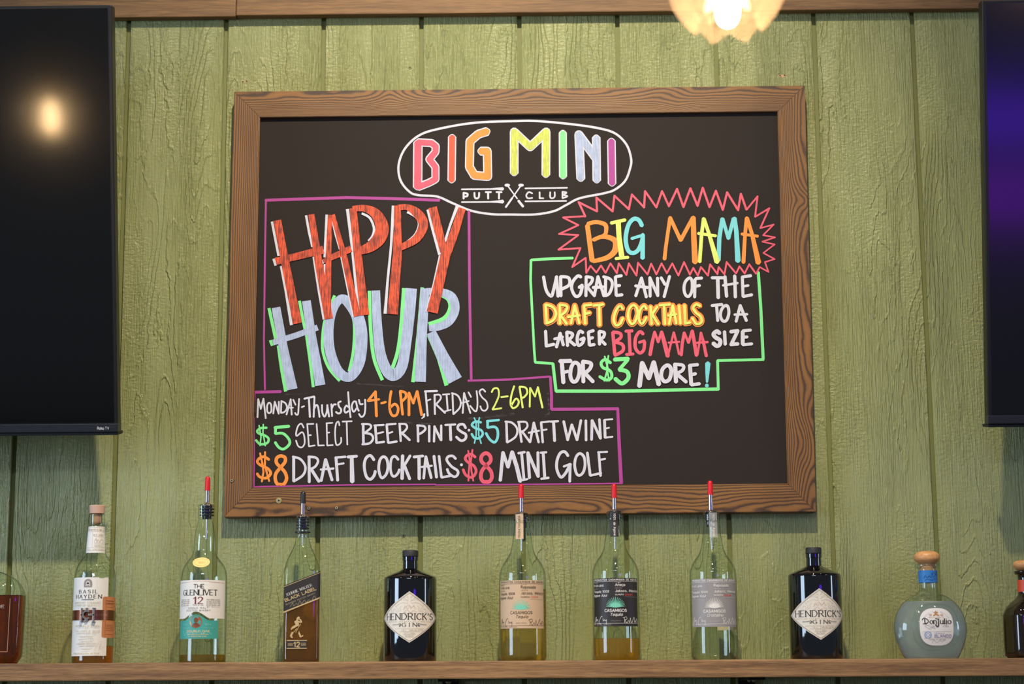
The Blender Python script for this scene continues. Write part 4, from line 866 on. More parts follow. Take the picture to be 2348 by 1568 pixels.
agave_bottle('clear bottle of golden tequila with a tan label and teal fan emblem, red spout cap', 1199.5, 1197.5, 1514.5, 1178, 1356, M_LIQ_REPO, M_TAN, M_BROWNINK, M_BROWN2, M_TEAL, M_REDI2, M_TAN, M_BROWNINK, 'repo', -1.5, 17, 1)
agave_bottle('clear bottle with a black label and teal fan emblem, a third full of amber tequila', 1414.5, 1411.5, 1513.5, 1178, 1465, M_LIQ_ANE, M_BLKP, M_INKW, M_INKG, M_TEAL, M_REDI, M_BLKP, M_INKW, 'anejo', 0, 17, -4, ytip=5, tagx=-1)
agave_bottle('empty clear bottle with a grey label and white fan emblem, red spout cap', 1639.5, 1633, 1512, 1178, None, None, M_GREYP, M_INKW, simple('ink_pale', (190, 188, 190), .6), M_INKW, M_REDI, M_CLEARSEAL, M_INKW, 'crist', -1, 17, -2.5, back=simple('cream_back_label', (196, 178, 140), .7), ytip=-4, tagx=3)

# ---- black apothecary gin bottles
nt = NT('black_glass'); nt.pbr(Base_Color=lin(11, 9, 13), Roughness=.035, Specular_IOR_Level=.6, Coat_Weight=.5, Coat_Roughness=.02); M_BLACKGLASS = nt.m
M_GOLDLINE = simple('muted_gold_line', (172, 158, 140), .6); M_FAINT = simple('faint_grey_print', (200, 193, 188), .7); M_CREAM = simple('cream_label', (228, 220, 208), .55, noise=.02)
def gin(label, axb, axt, d, dx, lx):
    B = Bottle(label, axb, axt, 1517.5+d, 1262+d); R = 60
    B.body([(1517.5+d, 57.5), (1515.5+d, 59.2), (1511+d, 60), (1330+d, 60), (1325+d, 59.4), (1322.6+d, 57.5)], M_BLACKGLASS, smooth=False, n=72)
    B.part('shoulder', [(1324+d, 57.6), (1321.5+d, 55), (1314+d, 38), (1307+d, 22), (1304+d, 17.6), (1286+d, 17), (1285.5+d, 18.4), (1277+d, 18.2), (1276+d, 16.5)], M_BLACKGLASS, n=56)
    B.part('screw_cap', [(1276.4+d, 17.2), (1275.6+d, 18.2), (1264+d, 18.1), (1262.4+d, 17.3), (1261.8+d, 15)], M_CAPB, n=40)
    lm = B.cyl(R, lx/R)
    cy_, hh, hu = 1418.6+d, 60.2, 78
    def y0(u, k=1.0): return cy_-hh*k*(1-abs(u)/(hu*k))*1.0-1.5*math.sin(math.pi*abs(u)/(hu*k))
    def y1(u, k=1.0): return cy_+hh*k*.93*(1-abs(u)/(hu*k))+1.5*math.sin(math.pi*abs(u)/(hu*k))
    lab = B.patch('diamond_label', lm, cols(-hu, hu, lambda u: y0(u), lambda u: y1(u), 36), M_CREAM)
    P = B.pen(lm, .00012)
    for k, wd in ((.955, .9), (.925, .5)):
        P.draw(("%f|" % wd)+' '.join('%f,%f' % (u, y0(u, k)) for u in [hu*k*(-1+j/8) for j in range(17)])+';'+' '.join('%f,%f' % (u, y1(u, k)) for u in [hu*k*(-1+j/8) for j in range(17)]))
    P.make('label_border', M_GOLDLINE, lab)
    P = B.pen(lm); text(P, "HENDRICK'S", 0, 1422.3+d, 14.0, 118, .145, 2.1, serif=True); text(P, 'GIN', 0, 1438+d, 8.2, 33, .16, 5, serif=True)
    P.draw("0.9|~%f,%f %f,%f %f,%f;~%f,%f %f,%f %f,%f" % (-40, 1433.5+d, -28, 1433+d, -20, 1431+d, 40, 1433.5+d, 28, 1433+d, 20, 1431+d))
    P.draw("1.3|~%f,%f %f,%f %f,%f;~%f,%f %f,%f %f,%f;2.4|%f,%f;%f,%f" % (-21, 1431+d, -19, 1434+d, -21, 1437+d, 21, 1431+d, 19, 1434+d, 21, 1437+d, -22.5, 1436+d, 22.5, 1436+d)); P.make('label_lettering', M_INK, lab)
    P = B.pen(lm); text(P, 'DISTILLED and BOTTLED in SCOTLAND', 0, 1428.2+d, 2.6, 112, .13, 3.2)
    P.draw("0.5|-34,%f 34,%f;-23,%f 25,%f;-14,%f 14,%f;-9,%f 9,%f;0,%f 0,%f" % (1443+d, 1443+d, 1449.5+d, 1449.5+d, 1456+d, 1456+d, 1461.5+d, 1461.5+d, 1443+d, 1456+d))
    text(P, '1.0 L', -12, 1447.6+d, 2.8, 11, .15); text(P, '44% Alc. by Vol.', 17, 1447.6+d, 2.8, 30, .15); text(P, 'EST', -7, 1454+d, 2.8, 8, .18, 2.6, serif=True); text(P, '1886', 7.5, 1454+d, 2.8, 10, .18, 2.6, serif=True); text(P, '88 PROOF', 0, 1460+d, 2.5, 18, .14, 2.5); P.make('fine_printing', M_GOLDLINE, lab)
    # engraved crest: scrolls and banners
    P = B.pen(lm)
    for sg in (-1, 1):
        pts = lambda a: ' '.join('%f,%f' % (sg*x, y+d) for x, y in a)
        P.draw("0.7|~"+pts([(3, 1380), (14, 1377), (28, 1381), (33, 1388)])+';~'+pts([(4, 1386), (15, 1384), (26, 1388), (31, 1394)])+';'+pts([(3, 1380), (4, 1386)])+';'+pts([(33, 1388), (31, 1394)]))
        P.draw("0.6|~"+pts([(2, 1373), (6, 1368), (12, 1370), (10, 1375), (16, 1372), (21, 1376), (18, 1379)])+';o'+pts([(34, 1398), (30, 1403), (33, 1408), (38, 1405), (38, 1400)])+';~'+pts([(40, 1392), (44, 1398), (42, 1405), (37, 1409)])+';~'+pts([(18, 1392), (22, 1396), (20, 1401), (26, 1404), (27, 1409)])+';o'+pts([(5, 1371), (3, 1376), (6, 1378), (8, 1374)]))
        P.draw("0.5|~"+pts([(8, 1390), (12, 1394), (10, 1399)])+';~'+pts([(30, 1396), (25, 1399), (29, 1403)]))
    P.make('crest_engraving', M_FAINT, lab)
    P = B.pen(lm, .0003)
    P.draw("0.6|~-14,%f -8,%f -4,%f 0,%f 3,%f 9,%f 15,%f;~-12,%f -5,%f 2,%f 8,%f 16,%f;~-8,%f -2,%f 5,%f 11,%f;~-16,%f -10,%f -4,%f 4,%f 10,%f 17,%f" % tuple(v+d for v in (1400, 1393, 1399, 1390, 1398, 1392, 1399, 1405, 1401, 1406, 1402, 1405, 1396, 1389, 1395, 1388, 1409, 1406, 1409, 1406, 1409, 1407))); P.make('script_printing', simple('faint_rose_print', (196, 172, 162), .7), lab)
    return B
gin('squat black gin bottle with a cream diamond label, left of the tequila bottles', 940.2, 941.2, 0, 0, 2.3)
gin('squat black gin bottle with a cream diamond label, right of the tequila bottles', 1873.8, 1865.5, -6.7, 0, 1.0)

# ---- bourbon with copper belt
M_LIQ_BH = liquid('bourbon_gold', (232, 170, 70))
M_CORKTOP = simple('rose_wood_cap', (204, 166, 146), .7); M_CORK = simple('cork', (196, 146, 100), .8, noise=.25)
M_COPPER = simple('copper_band', (150, 92, 66), .28, .9); M_PEWTER = simple('pewter', (172, 162, 156), .32, .85); M_ORANGEP = simple('orange_paper', (196, 126, 78), .65)
B = Bottle('tall clear bourbon bottle with a white label, copper belt and pale wooden stopper', 211.5, 220.5, 1521.5, 1160)
R = 46.5
B.body([(1521.5, 43), (1519, 45.3), (1514, 46.2), (1480, 46.4), (1400, 46.6), (1335, 46.8), (1322, 46.3), (1310, 44.6), (1298, 40.8), (1289, 36), (1280, 29.5), (1272, 23.8), (1264, 21.6), (1240, 20), (1207, 17.8), (1203, 17), (1181, 17), (1179.5, 16.2)], M_GLASS)
B.body([(1519, 42), (1514, 44.5), (1500, 44.9), (1483, 44.9), (1481.5, 44.6)], M_LIQ_BH, 'liquid', sub=2)
B.part('stopper', [(1177.5, 17.2), (1170, 17.8), (1160.2, 18.6), (1159, 17.8)], M_CORKTOP, n=32)
B.part('cork', [(1203.5, 4), (1201, 8.5), (1196, 11), (1180, 11.4), (1177.8, 11.4)], M_CORK)
U = lambda dx: unroll(dx, R)
lm = B.cyl(R)
tear = [(U(-44), 1326, 1504.5)]+[(U(-44)+j*(U(37)-U(-44))/24, 1326-.2*j/24 + (2.2 if 18 < j < 22 else 0), 1504.5-.4*j/24) for j in range(1, 25)]
lab = B.patch('front_label', lm, tear, M_PAPER)
o = -4.5
P = B.pen(lm); text(P, 'BASIL', o, 1362, 7.6, 44, .16, 4.4, serif=True); text(P, 'HAYDEN', o, 1373.4, 8, 62, .16, 3.6, serif=True)
P.draw("1.2|%f,1376.5 %f,1376.5" % (o-14, o+14)); P.make('label_lettering', M_INK, lab)
M_TANINK = simple('tan_ink', (172, 158, 128), .7)
P = B.pen(lm); text(P, 'KENTUCKY STRAIGHT', o-3, 1385.5, 4.2, 64, .12, 3.2, serif=True); text(P, 'BOURBON WHISKEY', o-3, 1391.5, 4.2, 60, .12, 3.2, serif=True)
text(P, 'ARTFULLY AGED', o-1, 1438.3, 4, 56, .14, 2.8, slant=.3); text(P, 'BY', o, 1442.5, 2.4, 5, .14); text(P, 'THE JAMES B. BEAM', o, 1449.5, 3, 57, .14, 3.4); text(P, 'DISTILLING CO.', o, 1454.5, 3, 46, .14, 3.4)
P.draw("1|%f,1461 %f,1461;%f,1489 %f,1489" % (o-15, o+15, o-9, o+9)); text(P, 'DISTILLED', o, 1469, 2.9, 33, .14, 3.6); text(P, '& BOTTLED IN', o, 1473.5, 2.6, 26, .14, 2.6); text(P, 'CLERMONT, KENTUCKY', o, 1478.5, 2.9, 44, .16, 2.6); text(P, 'KENTUCKY USA', o, 1483, 2.4, 30, .14, 2.6); text(P, '750ML 40% ALC./VOL. (80 PROOF)', o, 1500.5, 3.2, 62, .15, 2.2)
for sx in (-22, 20):
    for k in range(6): P.draw("0.9|%f,%f" % (o+sx, 1333+k*3.1))
P.draw("0.4|~%f,1490 %f,1476 %f,1472 %f,1486 %f,1482 %f,1488" % (o+18, o+26, o+33, o+28, o+32, o+38)); P.make('fine_printing', M_TANINK, lab)
P = B.pen(lm, .00015); P.draw("4.6|~%f,1345.5 %f,1337 %f,1332.5 %f,1332.5 %f,1337 %f,1345.5" % (o-7.5, o-7, o-3, o+3, o+7, o+7.5)); P.draw("3|%f,1347.2 %f,1347.2" % (o-8.5, o+8.5)); P.disc(o, 1340.5, 5.5); a = P.make('seal_emblem', M_INKG, lab)
P = B.pen(lm, .0004); P.disc(o, 1340, 4.6); P.make('seal_center', M_CREAM, a); P = B.pen(lm, .0006); P.disc(o, 1339.5, 2.4); P.draw("1|%f,1339.5 %f,1339.5" % (o-3.2, o+3.2)); P.make('seal_mark', M_INK, a)
tagl = B.patch('side_label', B.cyl(R, 0, .0004), [(U(27.5), 1372.5, 1460.0), (U(29.5), 1369.8, 1462.0), (U(36), 1369.2, 1463.0), (U(42), 1369.2, 1463.0), (U(46), 1370.0, 1462.5), (U(46)+12, 1371, 1461.5)], M_ORANGEP)
P = B.pen(B.cyl(R, 0, .0004)); P.draw("0.5|%f,1371 %f,1462;%f,1387 %f,1387.2;%f,1393 %f,1393;1.1|%f,1379 %f,1379;%f,1384 %f,1384;0.6|%f,1434 %f,1434;%f,1438 %f,1438;%f,1442 %f,1442;%f,1446 %f,1446;%f,1455 %f,1455" % tuple(v for v in (U(33.5), U(33.5), *([U(34.5), U(45.5)]*9)))); P.make('side_printing', simple('brown_print', (120, 70, 44), .7), tagl)
band = B.part('copper_belt', [(1423, 46.9), (1423, 47.7), (1400, 47.7), (1400, 46.9)], M_COPPER, n=64)
P = B.pen(B.cyl(R+1.2, 0), .0002); text(P, 'HAYDEN', 25, 1413.3, 4.2, 32, .13, 4); text(P, 'BASIL', -47, 1413.3, 4.2, 22, .13, 4); P.make('belt_lettering', simple('bright_copper', (206, 150, 120), .3, .8), band)
ax = B.ax(1412)
def bx_(bm, x0, x1, y0, y1, f, b): box(bm, (x0/PXM, -f/PXM, B.z(y1)), (x1/PXM, -b/PXM, B.z(y0)), .0004)
bm = bmesh.new(); bx_(bm, -18.5, -14, 1395.5, 1428, 51.5, 43); bx_(bm, 9, 13.5, 1395.5, 1428, 51.5, 43); bx_(bm, 7.2, 15.2, 1395, 1397.5, 52, 43); bx_(bm, 7.2, 15.2, 1426, 1428.5, 52, 43)
bx_(bm, 0, 10, 1408.5, 1413.5, 51.5, 46)
bx_(bm, -8, -1.5, 1395, 1402, 51.5, 45); bx_(bm, -8, -1.5, 1420, 1427, 51.5, 45)
m_ = Matrix.Translation((-4.5/PXM, -49/PXM, B.z(1411))) @ Matrix.Rotation(math.pi/2, 4, 'X')
# ring of the monogram
n = 28; rg = []
for k in range(n+1-6):
    a = math.radians(50+ (360-100)*k/(n-6)); rg.append([bm.verts.new(m_ @ Vector((rr/PXM*math.cos(a), rr/PXM*math.sin(a), dz/PXM))) for rr, dz in ((10.5, -2), (10.5, 2.6), (6.6, 2.6), (6.6, -2))])
for a, b in zip(rg, rg[1:]):
    for i in range(4): bm.faces.new((a[i], a[(i+1) % 4], b[(i+1) % 4], b[i]))
bm.faces.new(rg[0]); bm.faces.new(rg[-1])
buckle = obj('belt_emblem', bm, M_PEWTER, band)
bm = bmesh.new()
for x in (-16.3, 11.2): bmesh.ops.create_uvsphere(bm, u_segments=12, v_segments=8, radius=.0016, matrix=Matrix.Translation((x/PXM, -51.6/PXM, B.z(1411))))
r_ = obj('rivet', bm, M_CAPB, buckle); r_['kind'] = 'stuff'
sm = B.cyl(lambda py: 17.9+(py-1207)*.066, -.0)
nl = B.patch('neck_label', sm, cols(-27, 30, 1208, 1268.5, 16), M_PAPER)
P = B.pen(sm); P.draw("0.4|-27,1211 30,1211;-27,1220 30,1220;-27,1256 30,1256;-27,1263 30,1263;-4,1220 -4,1256;0,1232 22,1232;0,1246 22,1246")
text(P, 'THE BEAM DISTILLING CO', 0, 1217.5, 3.4, 46, .14, 2.4, serif=True); text(P, 'K.Y. USA', 9, 1229, 3.4, 20, .16, 2); text(P, 'BASIL HAYDEN', 0, 1261.5, 3.2, 46, .12, 4)
P.draw("0.5|~1,1243 4,1235 6,1243 9,1238 12,1243 16,1236 20,1242;1,1249 20,1249;1,1251.5 20,1251.5;1,1254 20,1254"); P.make('neck_printing', M_TANINK, nl)

# ---- single malt
M_LIQ_GL = liquid('pale_malt', (214, 186, 96))
M_GOLDP = simple('gold_foil_label', (240, 214, 140), .45, .1); M_TEALP = simple('teal_label', (64, 160, 150), .5); M_COIN = simple('copper_coin', (190, 122, 84), .35, .6)
B = Bottle('nearly empty clear whisky bottle with a white and teal label and red spout cap', 463.5, 471.5, 1520, 1160)
B.body([(1520, 50), (1518, 52.6), (1513, 53.3), (1400, 53), (1335, 52.6), (1315, 51.4), (1304, 48.5), (1293, 43), (1284, 36), (1275, 29.5), (1266, 26), (1256, 25), (1240, 24.4), (1224, 22.8), (1206, 19), (1192, 15.8), (1188, 15.5), (1186, 17), (1160, 17), (1158.5, 16)], M_GLASS)
B.body([(1518, 48), (1513, 51), (1503, 51.4), (1501, 51.2)], M_LIQ_GL, 'liquid', sub=2)
R = 53; U = lambda dx: unroll(dx, R); lm = B.cyl(R)
u0, u1 = U(-49.5), U(50.5)
def gb(u): return 1419.5-15.5*max(0, math.cos(min(1, abs(u+7)/32)*math.pi/2))**1.6
lab = B.patch('front_label', lm, cols(u0, u1, 1332.5, gb, 40), M_PAPER)
P = B.pen(lm); text(P, 'THE', -2, 1350.8, 8.6, 23, .17, 1.6); text(P, 'GLENLIVET', -1, 1366.5, 12, 84, .15, 1.3, serif=True); P.make('label_lettering', M_INK, lab)
P = B.pen(lm); text(P, '12', -3, 1385.6, 14.5, 21, .20, 2.2, serif=True); P.make('age_number', simple('maroon_ink', (120, 30, 44), .6), lab)
P = B.pen(lm); text(P, 'SINGLE MALT', -3, 1397.5, 3.8, 46, .14, 3.4); text(P, 'SCOTCH WHISKY', -3, 1403.2, 3.8, 56, .14, 3.4); text(P, 'YEARS OF AGE', -3, 1390, 2.5, 24, .14, 2.5)
for k in range(4): text(P, ('A SMOOTH MALT WITH', 'HONEYED NOTES FROM', 'THE SPEYSIDE GLENS', 'SINCE 1824 AND')[k], -37, 1378+k*4.4, 2.2, 27-2*(k == 3), .16, 1.8); text(P, ('PURE SPRING WATERS', 'MATURED IN OAK CASKS', 'BALANCED FRUITY AND', 'RICHLY SMOOTH TASTE')[k], 32, 1378+k*4.4, 2.2, 32, .16, 1.8)
P.make('fine_printing', simple('ink_mid', (110, 104, 106), .6), lab)
P = B.pen(lm); P.draw("0.8|%f,1338 -24,1337 -20,1335 20,1335 24,1337 %f,1338" % (u0+5, u1-5)); P.make('label_rule', simple('rose_gold_line', (214, 160, 130), .4, .4), lab)
v0, v1 = U(-46.5), U(40)
lab2 = B.patch('teal_label', lm, cols(v0, v1, lambda u: 1424-13.5*max(0, math.cos(min(1, abs(u+7)/30)*math.pi/2))**1.5, 1465.5, 40), M_TEALP, label='teal paper label')
P = B.pen(lm); P.disc(-7, 1427, 14.2, n=28); cn = P.make('coin_seal', M_COIN, lab2)
P = B.pen(lm, .0005); P.disc(-7, 1422.5, 4.6, 5.4); P.poly([(-15.5, 1437), (-12, 1431), (-8, 1428.5), (-3, 1430), (1, 1433), (2, 1437), (-7, 1440.6)]); P.make('coin_portrait', simple('dark_copper', (142, 84, 58), .4, .5), cn)
P = B.pen(lm); text(P, 'ESTD', -35, 1434.5, 3.2, 12, .14, 3); text(P, '1824', 20, 1434.5, 3.6, 14, .14, 3); P.draw("0.4|-44,1441 -22,1441;8,1441 33,1441;0.9|~-40,1448 -36,1458 -30,1452 -24,1456 -18,1450 -8,1455 2,1446 8,1455 16,1449 30,1456"); P.make('teal_printing', simple('pale_teal_ink', (140, 205, 200), .6), lab2)
P = B.pen(lm); text(P, 'DOUBLE OAK', -2, 1450.8, 4.6, 52, .22, 2.2); text(P, 'MATURED IN EUROPEAN', -3, 1457, 2.6, 48, .18, 2); text(P, '& AMERICAN OAK', -3, 1461.5, 2.6, 40, .18, 2); P.make('teal_lettering', simple('pale_gold_ink', (220, 198, 150), .5), lab2)
P = Pen(lambda u, v, l: Vector(((u)/PXM, -((43.5-(1292-v)*.75)/PXM)-.0006-l, B.z(v))), 0, .00001); P.disc(.8, 1292, 19.5, 11.8, 32); md = P.make('oval_seal', M_GOLDP, B.root)
P = Pen(lambda u, v, l: Vector(((u)/PXM, -((43.5-(1292-v)*.75)/PXM)-.0009-l, B.z(v))), 0, .00001); P.draw("0.7|o-15,1292 -10,1286 .8,1284 12,1286 16,1292 12,1298 .8,1300 -10,1298"); text(P, '1824', .8, 1294.4, 4.4, 15, .14, 2); P.make('seal_relief', simple('deeper_gold', (206, 178, 104), .5, .1), md)  # rim line and year in a deeper gold than the seal
spout(B, 1160, 1152, 1125, 1092, M_RED, 16.5, (1167, 1174, 1181), 3.5, 1236, collar=(1160, 1190))

# ---- square blended scotch
M_LIQ_JW = liquid('dark_amber', (226, 170, 80), 1.14, .14)
M_GOLDI = simple('gold_ink', (206, 180, 130), .4, .2)
B = Bottle('square whisky bottle with a slanted black label and a black spout cap', 690, 695.5, 1518.5, 1222)
YW = math.radians(7)
B.root.rotation_euler = (0, 0, YW)
q = 5.5
B.body([(1518.5, 38, 38, q), (1516.5, 40.4, 40.4, q), (1510, 41.2, 41.2, q+1), (1400, 40.8, 40.8, q+1), (1312, 40.4, 40.4, q+1), (1300, 39.4, 39.4, 5), (1290, 36.6, 36.6, 4), (1276, 31.5, 31.5, 3), (1262, 24.5, 24.5, 2.4), (1248, 18.5, 18.5, 2), (1236, 15.6, 15.6, 2), (1225, 14.6, 14.6, 2), (1222.5, 16.6, 16.6, 2), (1219, 16.6, 16.6, 2), (1217, 14.6, 14.6, 2), (1186, 14.6, 14.6, 2)], M_GLASS, n=72)
B.body([(1516.5, 38, 38, q), (1510, 39.4, 39.4, q), (1400, 39.2, 39.2, q), (1348, 39, 39, q), (1346.5, 38.8, 38.8, q)], M_LIQ_JW, 'liquid', n=72, sub=2)
fm = B.flat(41.0)
def wrapm(u, py, l):
    """front face, then round the corner on to the right-hand side"""
    r = 8.0; e = 40.9+l*PXM+.5; a = e-r
    if u <= a: x, y = max(u, -60), -e
    elif u <= a+r*math.pi/2:
        t = (u-a)/r; x, y = a+r*math.sin(t), -(a+r*math.cos(t))
    else: x, y = e, -a+(u-a-r*math.pi/2)
    return Vector((x/PXM, y/PXM, B.z(py)))
yt = lambda u: 1345-(u+41)*.40; yb = lambda u: 1407-(u+41)*.405
slab = B.patch('slanted_label', wrapm, cols(-40.5, 62, yt, yb, 48), M_BLKP)
rt = -math.atan(.40)
P = Pen(wrapm, .0002, .000003, 4)
P.draw("1|-40,%f 60,%f" % (yt(-40)+2.6, yt(60)+2.6)); P.draw("3|-40,%f 60,%f" % (yb(-40)-1.6, yb(60)-1.6)); text(P, 'BLACK LABEL', -2, 1367.5, 6.6, 74, .20, 1.7, rot=rt); P.make('gold_lettering', M_GOLDI, slab)
P = Pen(wrapm, .0002, .000003, 4); text(P, 'JOHNNIE WALKER.', -5, 1357.2, 6.0, 64, .10, 2.0, serif=True, rot=rt); P.make('label_lettering', M_INKW, slab)
P = Pen(wrapm, .0002, .000003, 4); text(P, 'BLENDED SCOTCH WHISKY', -2, 1375.8, 2.8, 70, .17, 4, rot=rt); P.draw("0.7|~-26,1393 -20,1384 -18,1391 -12,1385 -8,1388 -4,1379 0,1386 6,1377 10,1383 16,1377 22,1379 28,1368 32,1376"); P.make('fine_printing', M_TANINK, slab)
P = B.pen(fm, .0001); S_ = 100/1568.
def man(pts): return [((x*S_+640)-B.ax(1440)-1, y*S_+1400) for x, y in pts]
P.poly(man([(640, 290), (670, 270), (690, 235), (730, 230), (770, 265), (750, 310), (700, 320), (660, 310)]))
P.poly(man([(655, 310), (700, 315), (735, 330), (700, 370), (660, 360), (645, 340)]))
P.poly(man([(610, 380), (660, 350), (700, 380), (730, 450), (730, 500), (755, 530), (700, 575), (650, 575), (610, 540), (630, 510), (600, 440)]))
P.draw("%f|" % 3.0+' '.join('%f,%f' % p for p in man([(720, 400), (760, 430), (825, 428), (800, 370), (755, 325)])))
P.draw("2.2|"+' '.join('%f,%f' % p for p in man([(590, 400), (600, 450), (640, 520)])))
P.draw("%f|" % 5.0+' '.join('%f,%f' % p for p in man([(650, 555), (580, 590), (520, 630)]))+';3|'+' '.join('%f,%f' % p for p in man([(520, 620), (485, 660), (478, 690)])))
P.draw("1.1|"+' '.join('%f,%f' % p for p in man([(785, 490), (780, 540), (730, 590), (680, 700), (625, 810)])))
P.draw("1.2|"+' '.join('%f,%f' % p for p in man([(660, 660), (610, 730), (550, 790)])))
P.draw("%f|" % 4.2+' '.join('%f,%f' % p for p in man([(520, 800), (480, 870), (460, 930)]))+';3.4|'+' '.join('%f,%f' % p for p in man([(460, 930), (505, 978)])))
P.draw("1.6|"+' '.join('%f,%f' % p for p in man([(745, 760), (745, 800)]))+';4|'+' '.join('%f,%f' % p for p in man([(740, 820), (775, 890), (795, 955)]))+';2.6|'+' '.join('%f,%f' % p for p in man([(795, 955), (850, 935), (878, 910)])))
P.make('striding_figure_emblem', M_GOLDI, B.root)
ag = B.patch('age_label', fm, cols(-31.5, 12.5, 1468.8, 1488.2, 4), M_BLKP)
P = B.pen(fm); P.draw("1.6|-31.5,1469.2 12.5,1469.2;-31.5,1487 12.5,1487;0.5|-30,1475.5 -18,1475.5;-30,1480.8 -18,1480.8;-1,1475 10.5,1475;-1,1480.8 10.5,1480.8"); text(P, '12', -9.8, 1484, 11, 13, .2, 2); text(P, 'AGED', -24, 1479.6, 3, 11, .16, 1.8); text(P, 'YEARS', 5, 1479.6, 3, 11, .16, 1.6); P.make('age_lettering', M_GOLDI, ag)
sp_ = spout(B, 1186, 1179, 1154, 1126, M_BLKCAP, 14.6, (1190, 1197, 1204, 1211), 0, 1250, collar=(1186, 1214))
B.part('neck_seal_ring', [(1223, 15.5), (1222.5, 17.8), (1219.5, 17.8), (1219, 15.5)], M_RUB)

# ---- round white tequila flask
M_LIQ_DJ = liquid('hazed_clear_spirit', (252, 254, 254), 1.25, .34, (244, 248, 252))  # milky white mixed in, standing for the bright room refracted in clear liquid
M_DJG = thin_glass('pale_blue_glass', (120, 150, 150), (240, 248, 248))
M_BALL = wood('turned_wood_ball', (226, 172, 116), (186, 126, 78), .6, .5, .4, .05, 'X')
M_BLUEP = simple('blue_neck_band', (44, 120, 196), .5); M_NAVY = simple('navy_ink', (18, 44, 110), .5); M_WHITEP = simple('white_label', (226, 222, 222), .55, noise=.02)
M_BLUEI = simple('blue_ink', (128, 160, 214), .6); M_VIOLET = simple('violet_ink', (140, 130, 176), .6); M_COPI = simple('copper_ink', (186, 128, 74), .6)
def brandline(mp, ox, oy, parent):
    """the lettering of the shop label, pixels relative to (ox, oy) = left end of the word, baseline"""
    P = Pen(mp, .0002, .000003, 3)
    P.draw("1.9|~%f,%f %f,%f %f,%f %f,%f %f,%f %f,%f" % (ox, oy-9, ox+3, oy-12.5, ox+8, oy-12, ox+13, oy-7, ox+11, oy-2, ox+3, oy)); P.draw("2.3|%f,%f %f,%f;1.2|%f,%f %f,%f" % (ox+5.5, oy-10.5, ox+5.5, oy-1.5, ox+1, oy-.2, ox+9, oy+.6))
    text(P, 'on', ox+23.5, oy, 11.4, 14, .17, 1.6, serif=True)
    P.draw("2.6|%f,%f %f,%f;~%f,%f %f,%f %f,%f %f,%f;1.6|%f,%f %f,%f" % (ox+35.5, oy-11, ox+35.5, oy+2, ox+35.5, oy+2, ox+34, oy+6, ox+31.5, oy+6, ox+28.5, oy+2, ox+29, oy-11.6, ox+37.5, oy-10.6))
    text(P, 'ulio', ox+52, oy, 11.4, 25, .17, 1.8, serif=True); P.make('brand_lettering', M_INK, parent)
B = Bottle('round pale flask of clear tequila with a wooden ball stopper and blue neck band', 2136.2, 2126.5, 1509.5, 1292)
fl = .60
body_rows = [(1509.5, 58), (1506, 62), (1499, 66), (1485, 72.5), (1465, 79), (1441, 82.5), (1420, 79.5), (1402, 73), (1387, 63.5), (1375, 51.5), (1367, 39), (1361, 27.5), (1354, 22), (1340, 20.6), (1306, 20.4), (1303, 22), (1301, 27.5), (1296, 28.6), (1292.5, 27)]
def dj(rows, k=0): return [(a, b-k, (b-k)*(fl if b > 45 else fl+(1-fl)*min(1, (60-b)/36 if b > 24 else 1)), 2.0) for a, b in rows]
B.body(dj(body_rows), M_DJG)
B.body([r for r in dj(body_rows[:9], 1.6)]+[(1379, 54, 54*.62, 2)], M_LIQ_DJ, 'liquid')
B.part('ball_stopper', [(1291.8, 18), (1289, 24), (1284, 28), (1278, 29.2), (1272, 27.8), (1267, 23), (1264, 15), (1263, 3)], M_BALL, n=32, smooth=True)
B.part('cork', [(1309, 17), (1292, 17.5)], M_CORK)
nb = B.part('neck_band', [(1336, 20.9), (1336, 21.3), (1308.5, 21.2), (1308.5, 20.8)], M_BLUEP, n=40, label='blue paper neck band')
sm = B.cyl(21.3); P = Pen(sm, .0002, .000003, 3); P.draw("0.7|~-14,1327 -10,1320 -6,1326 -2,1321 2,1325 6,1314 8,1324 14,1318 20,1320;~-12,1331 -4,1329 4,1331 14,1327;~8,1312 14,1316 20,1312"); P.make('signature', M_NAVY, nb)
def front(B, f, R, fl):
    def mp(dx, py, l):
        r = R*math.sqrt(max(.02, 1-((py-1441)/90)**2)); r = max(r, abs(dx)+2)
        y = f*fl*math.sqrt(max(0, r*r-dx*dx)); return Vector((dx/PXM, -(y/PXM)-.0006-l, B.z(py)))
    return mp
fm = front(B, 1.0, 82.5, .62)
# raised medallion rim and oval label
def oval(cx, cy, a, b, e=2.8, n=48): return [(cx+a*math.copysign(abs(math.cos(t))**(2/e), math.cos(t)), cy+b*math.copysign(abs(math.sin(t))**(2/e), math.sin(t))) for t in [2*math.pi*k/n for k in range(n)]]
ocx, ocy = 4.5, 1438
bm = bmesh.new(); rings = []
for rr, hgt in ((1.0, -.0004), (.985, .0012), (.955, .0012), (.93, -.0004)): rings.append([bm.verts.new(fm(x, y, hgt)) for x, y in oval(ocx, ocy+1, 52*rr, 54.5*rr)])
for a, b in zip(rings, rings[1:]):
    for k in range(48): bm.faces.new((a[k], a[(k+1) % 48], b[(k+1) % 48], b[k]))
obj('raised_rim', bm, M_DJG, B.root, smooth=True)
def oval_label(mp, cx, cy, a, b, parent, mat):
    bm = bmesh.new(); rs = []
    for k in (1, .75, .5, .25): rs.append([bm.verts.new(mp(cx+(x-cx)*k, cy+(y-cy)*k, .0002)) for x, y in oval(cx, cy, a, b)])
    for p, q in zip(rs, rs[1:]):
        for i in range(48): bm.faces.new((p[i], p[(i+1) % 48], q[(i+1) % 48], q[i]))
    bm.faces.new(rs[-1]); return obj('oval_label', bm, mat, parent, smooth=True)
ol = oval_label(fm, 4.8, 1438.4, 38, 42.5, B.root, M_WHITEP)
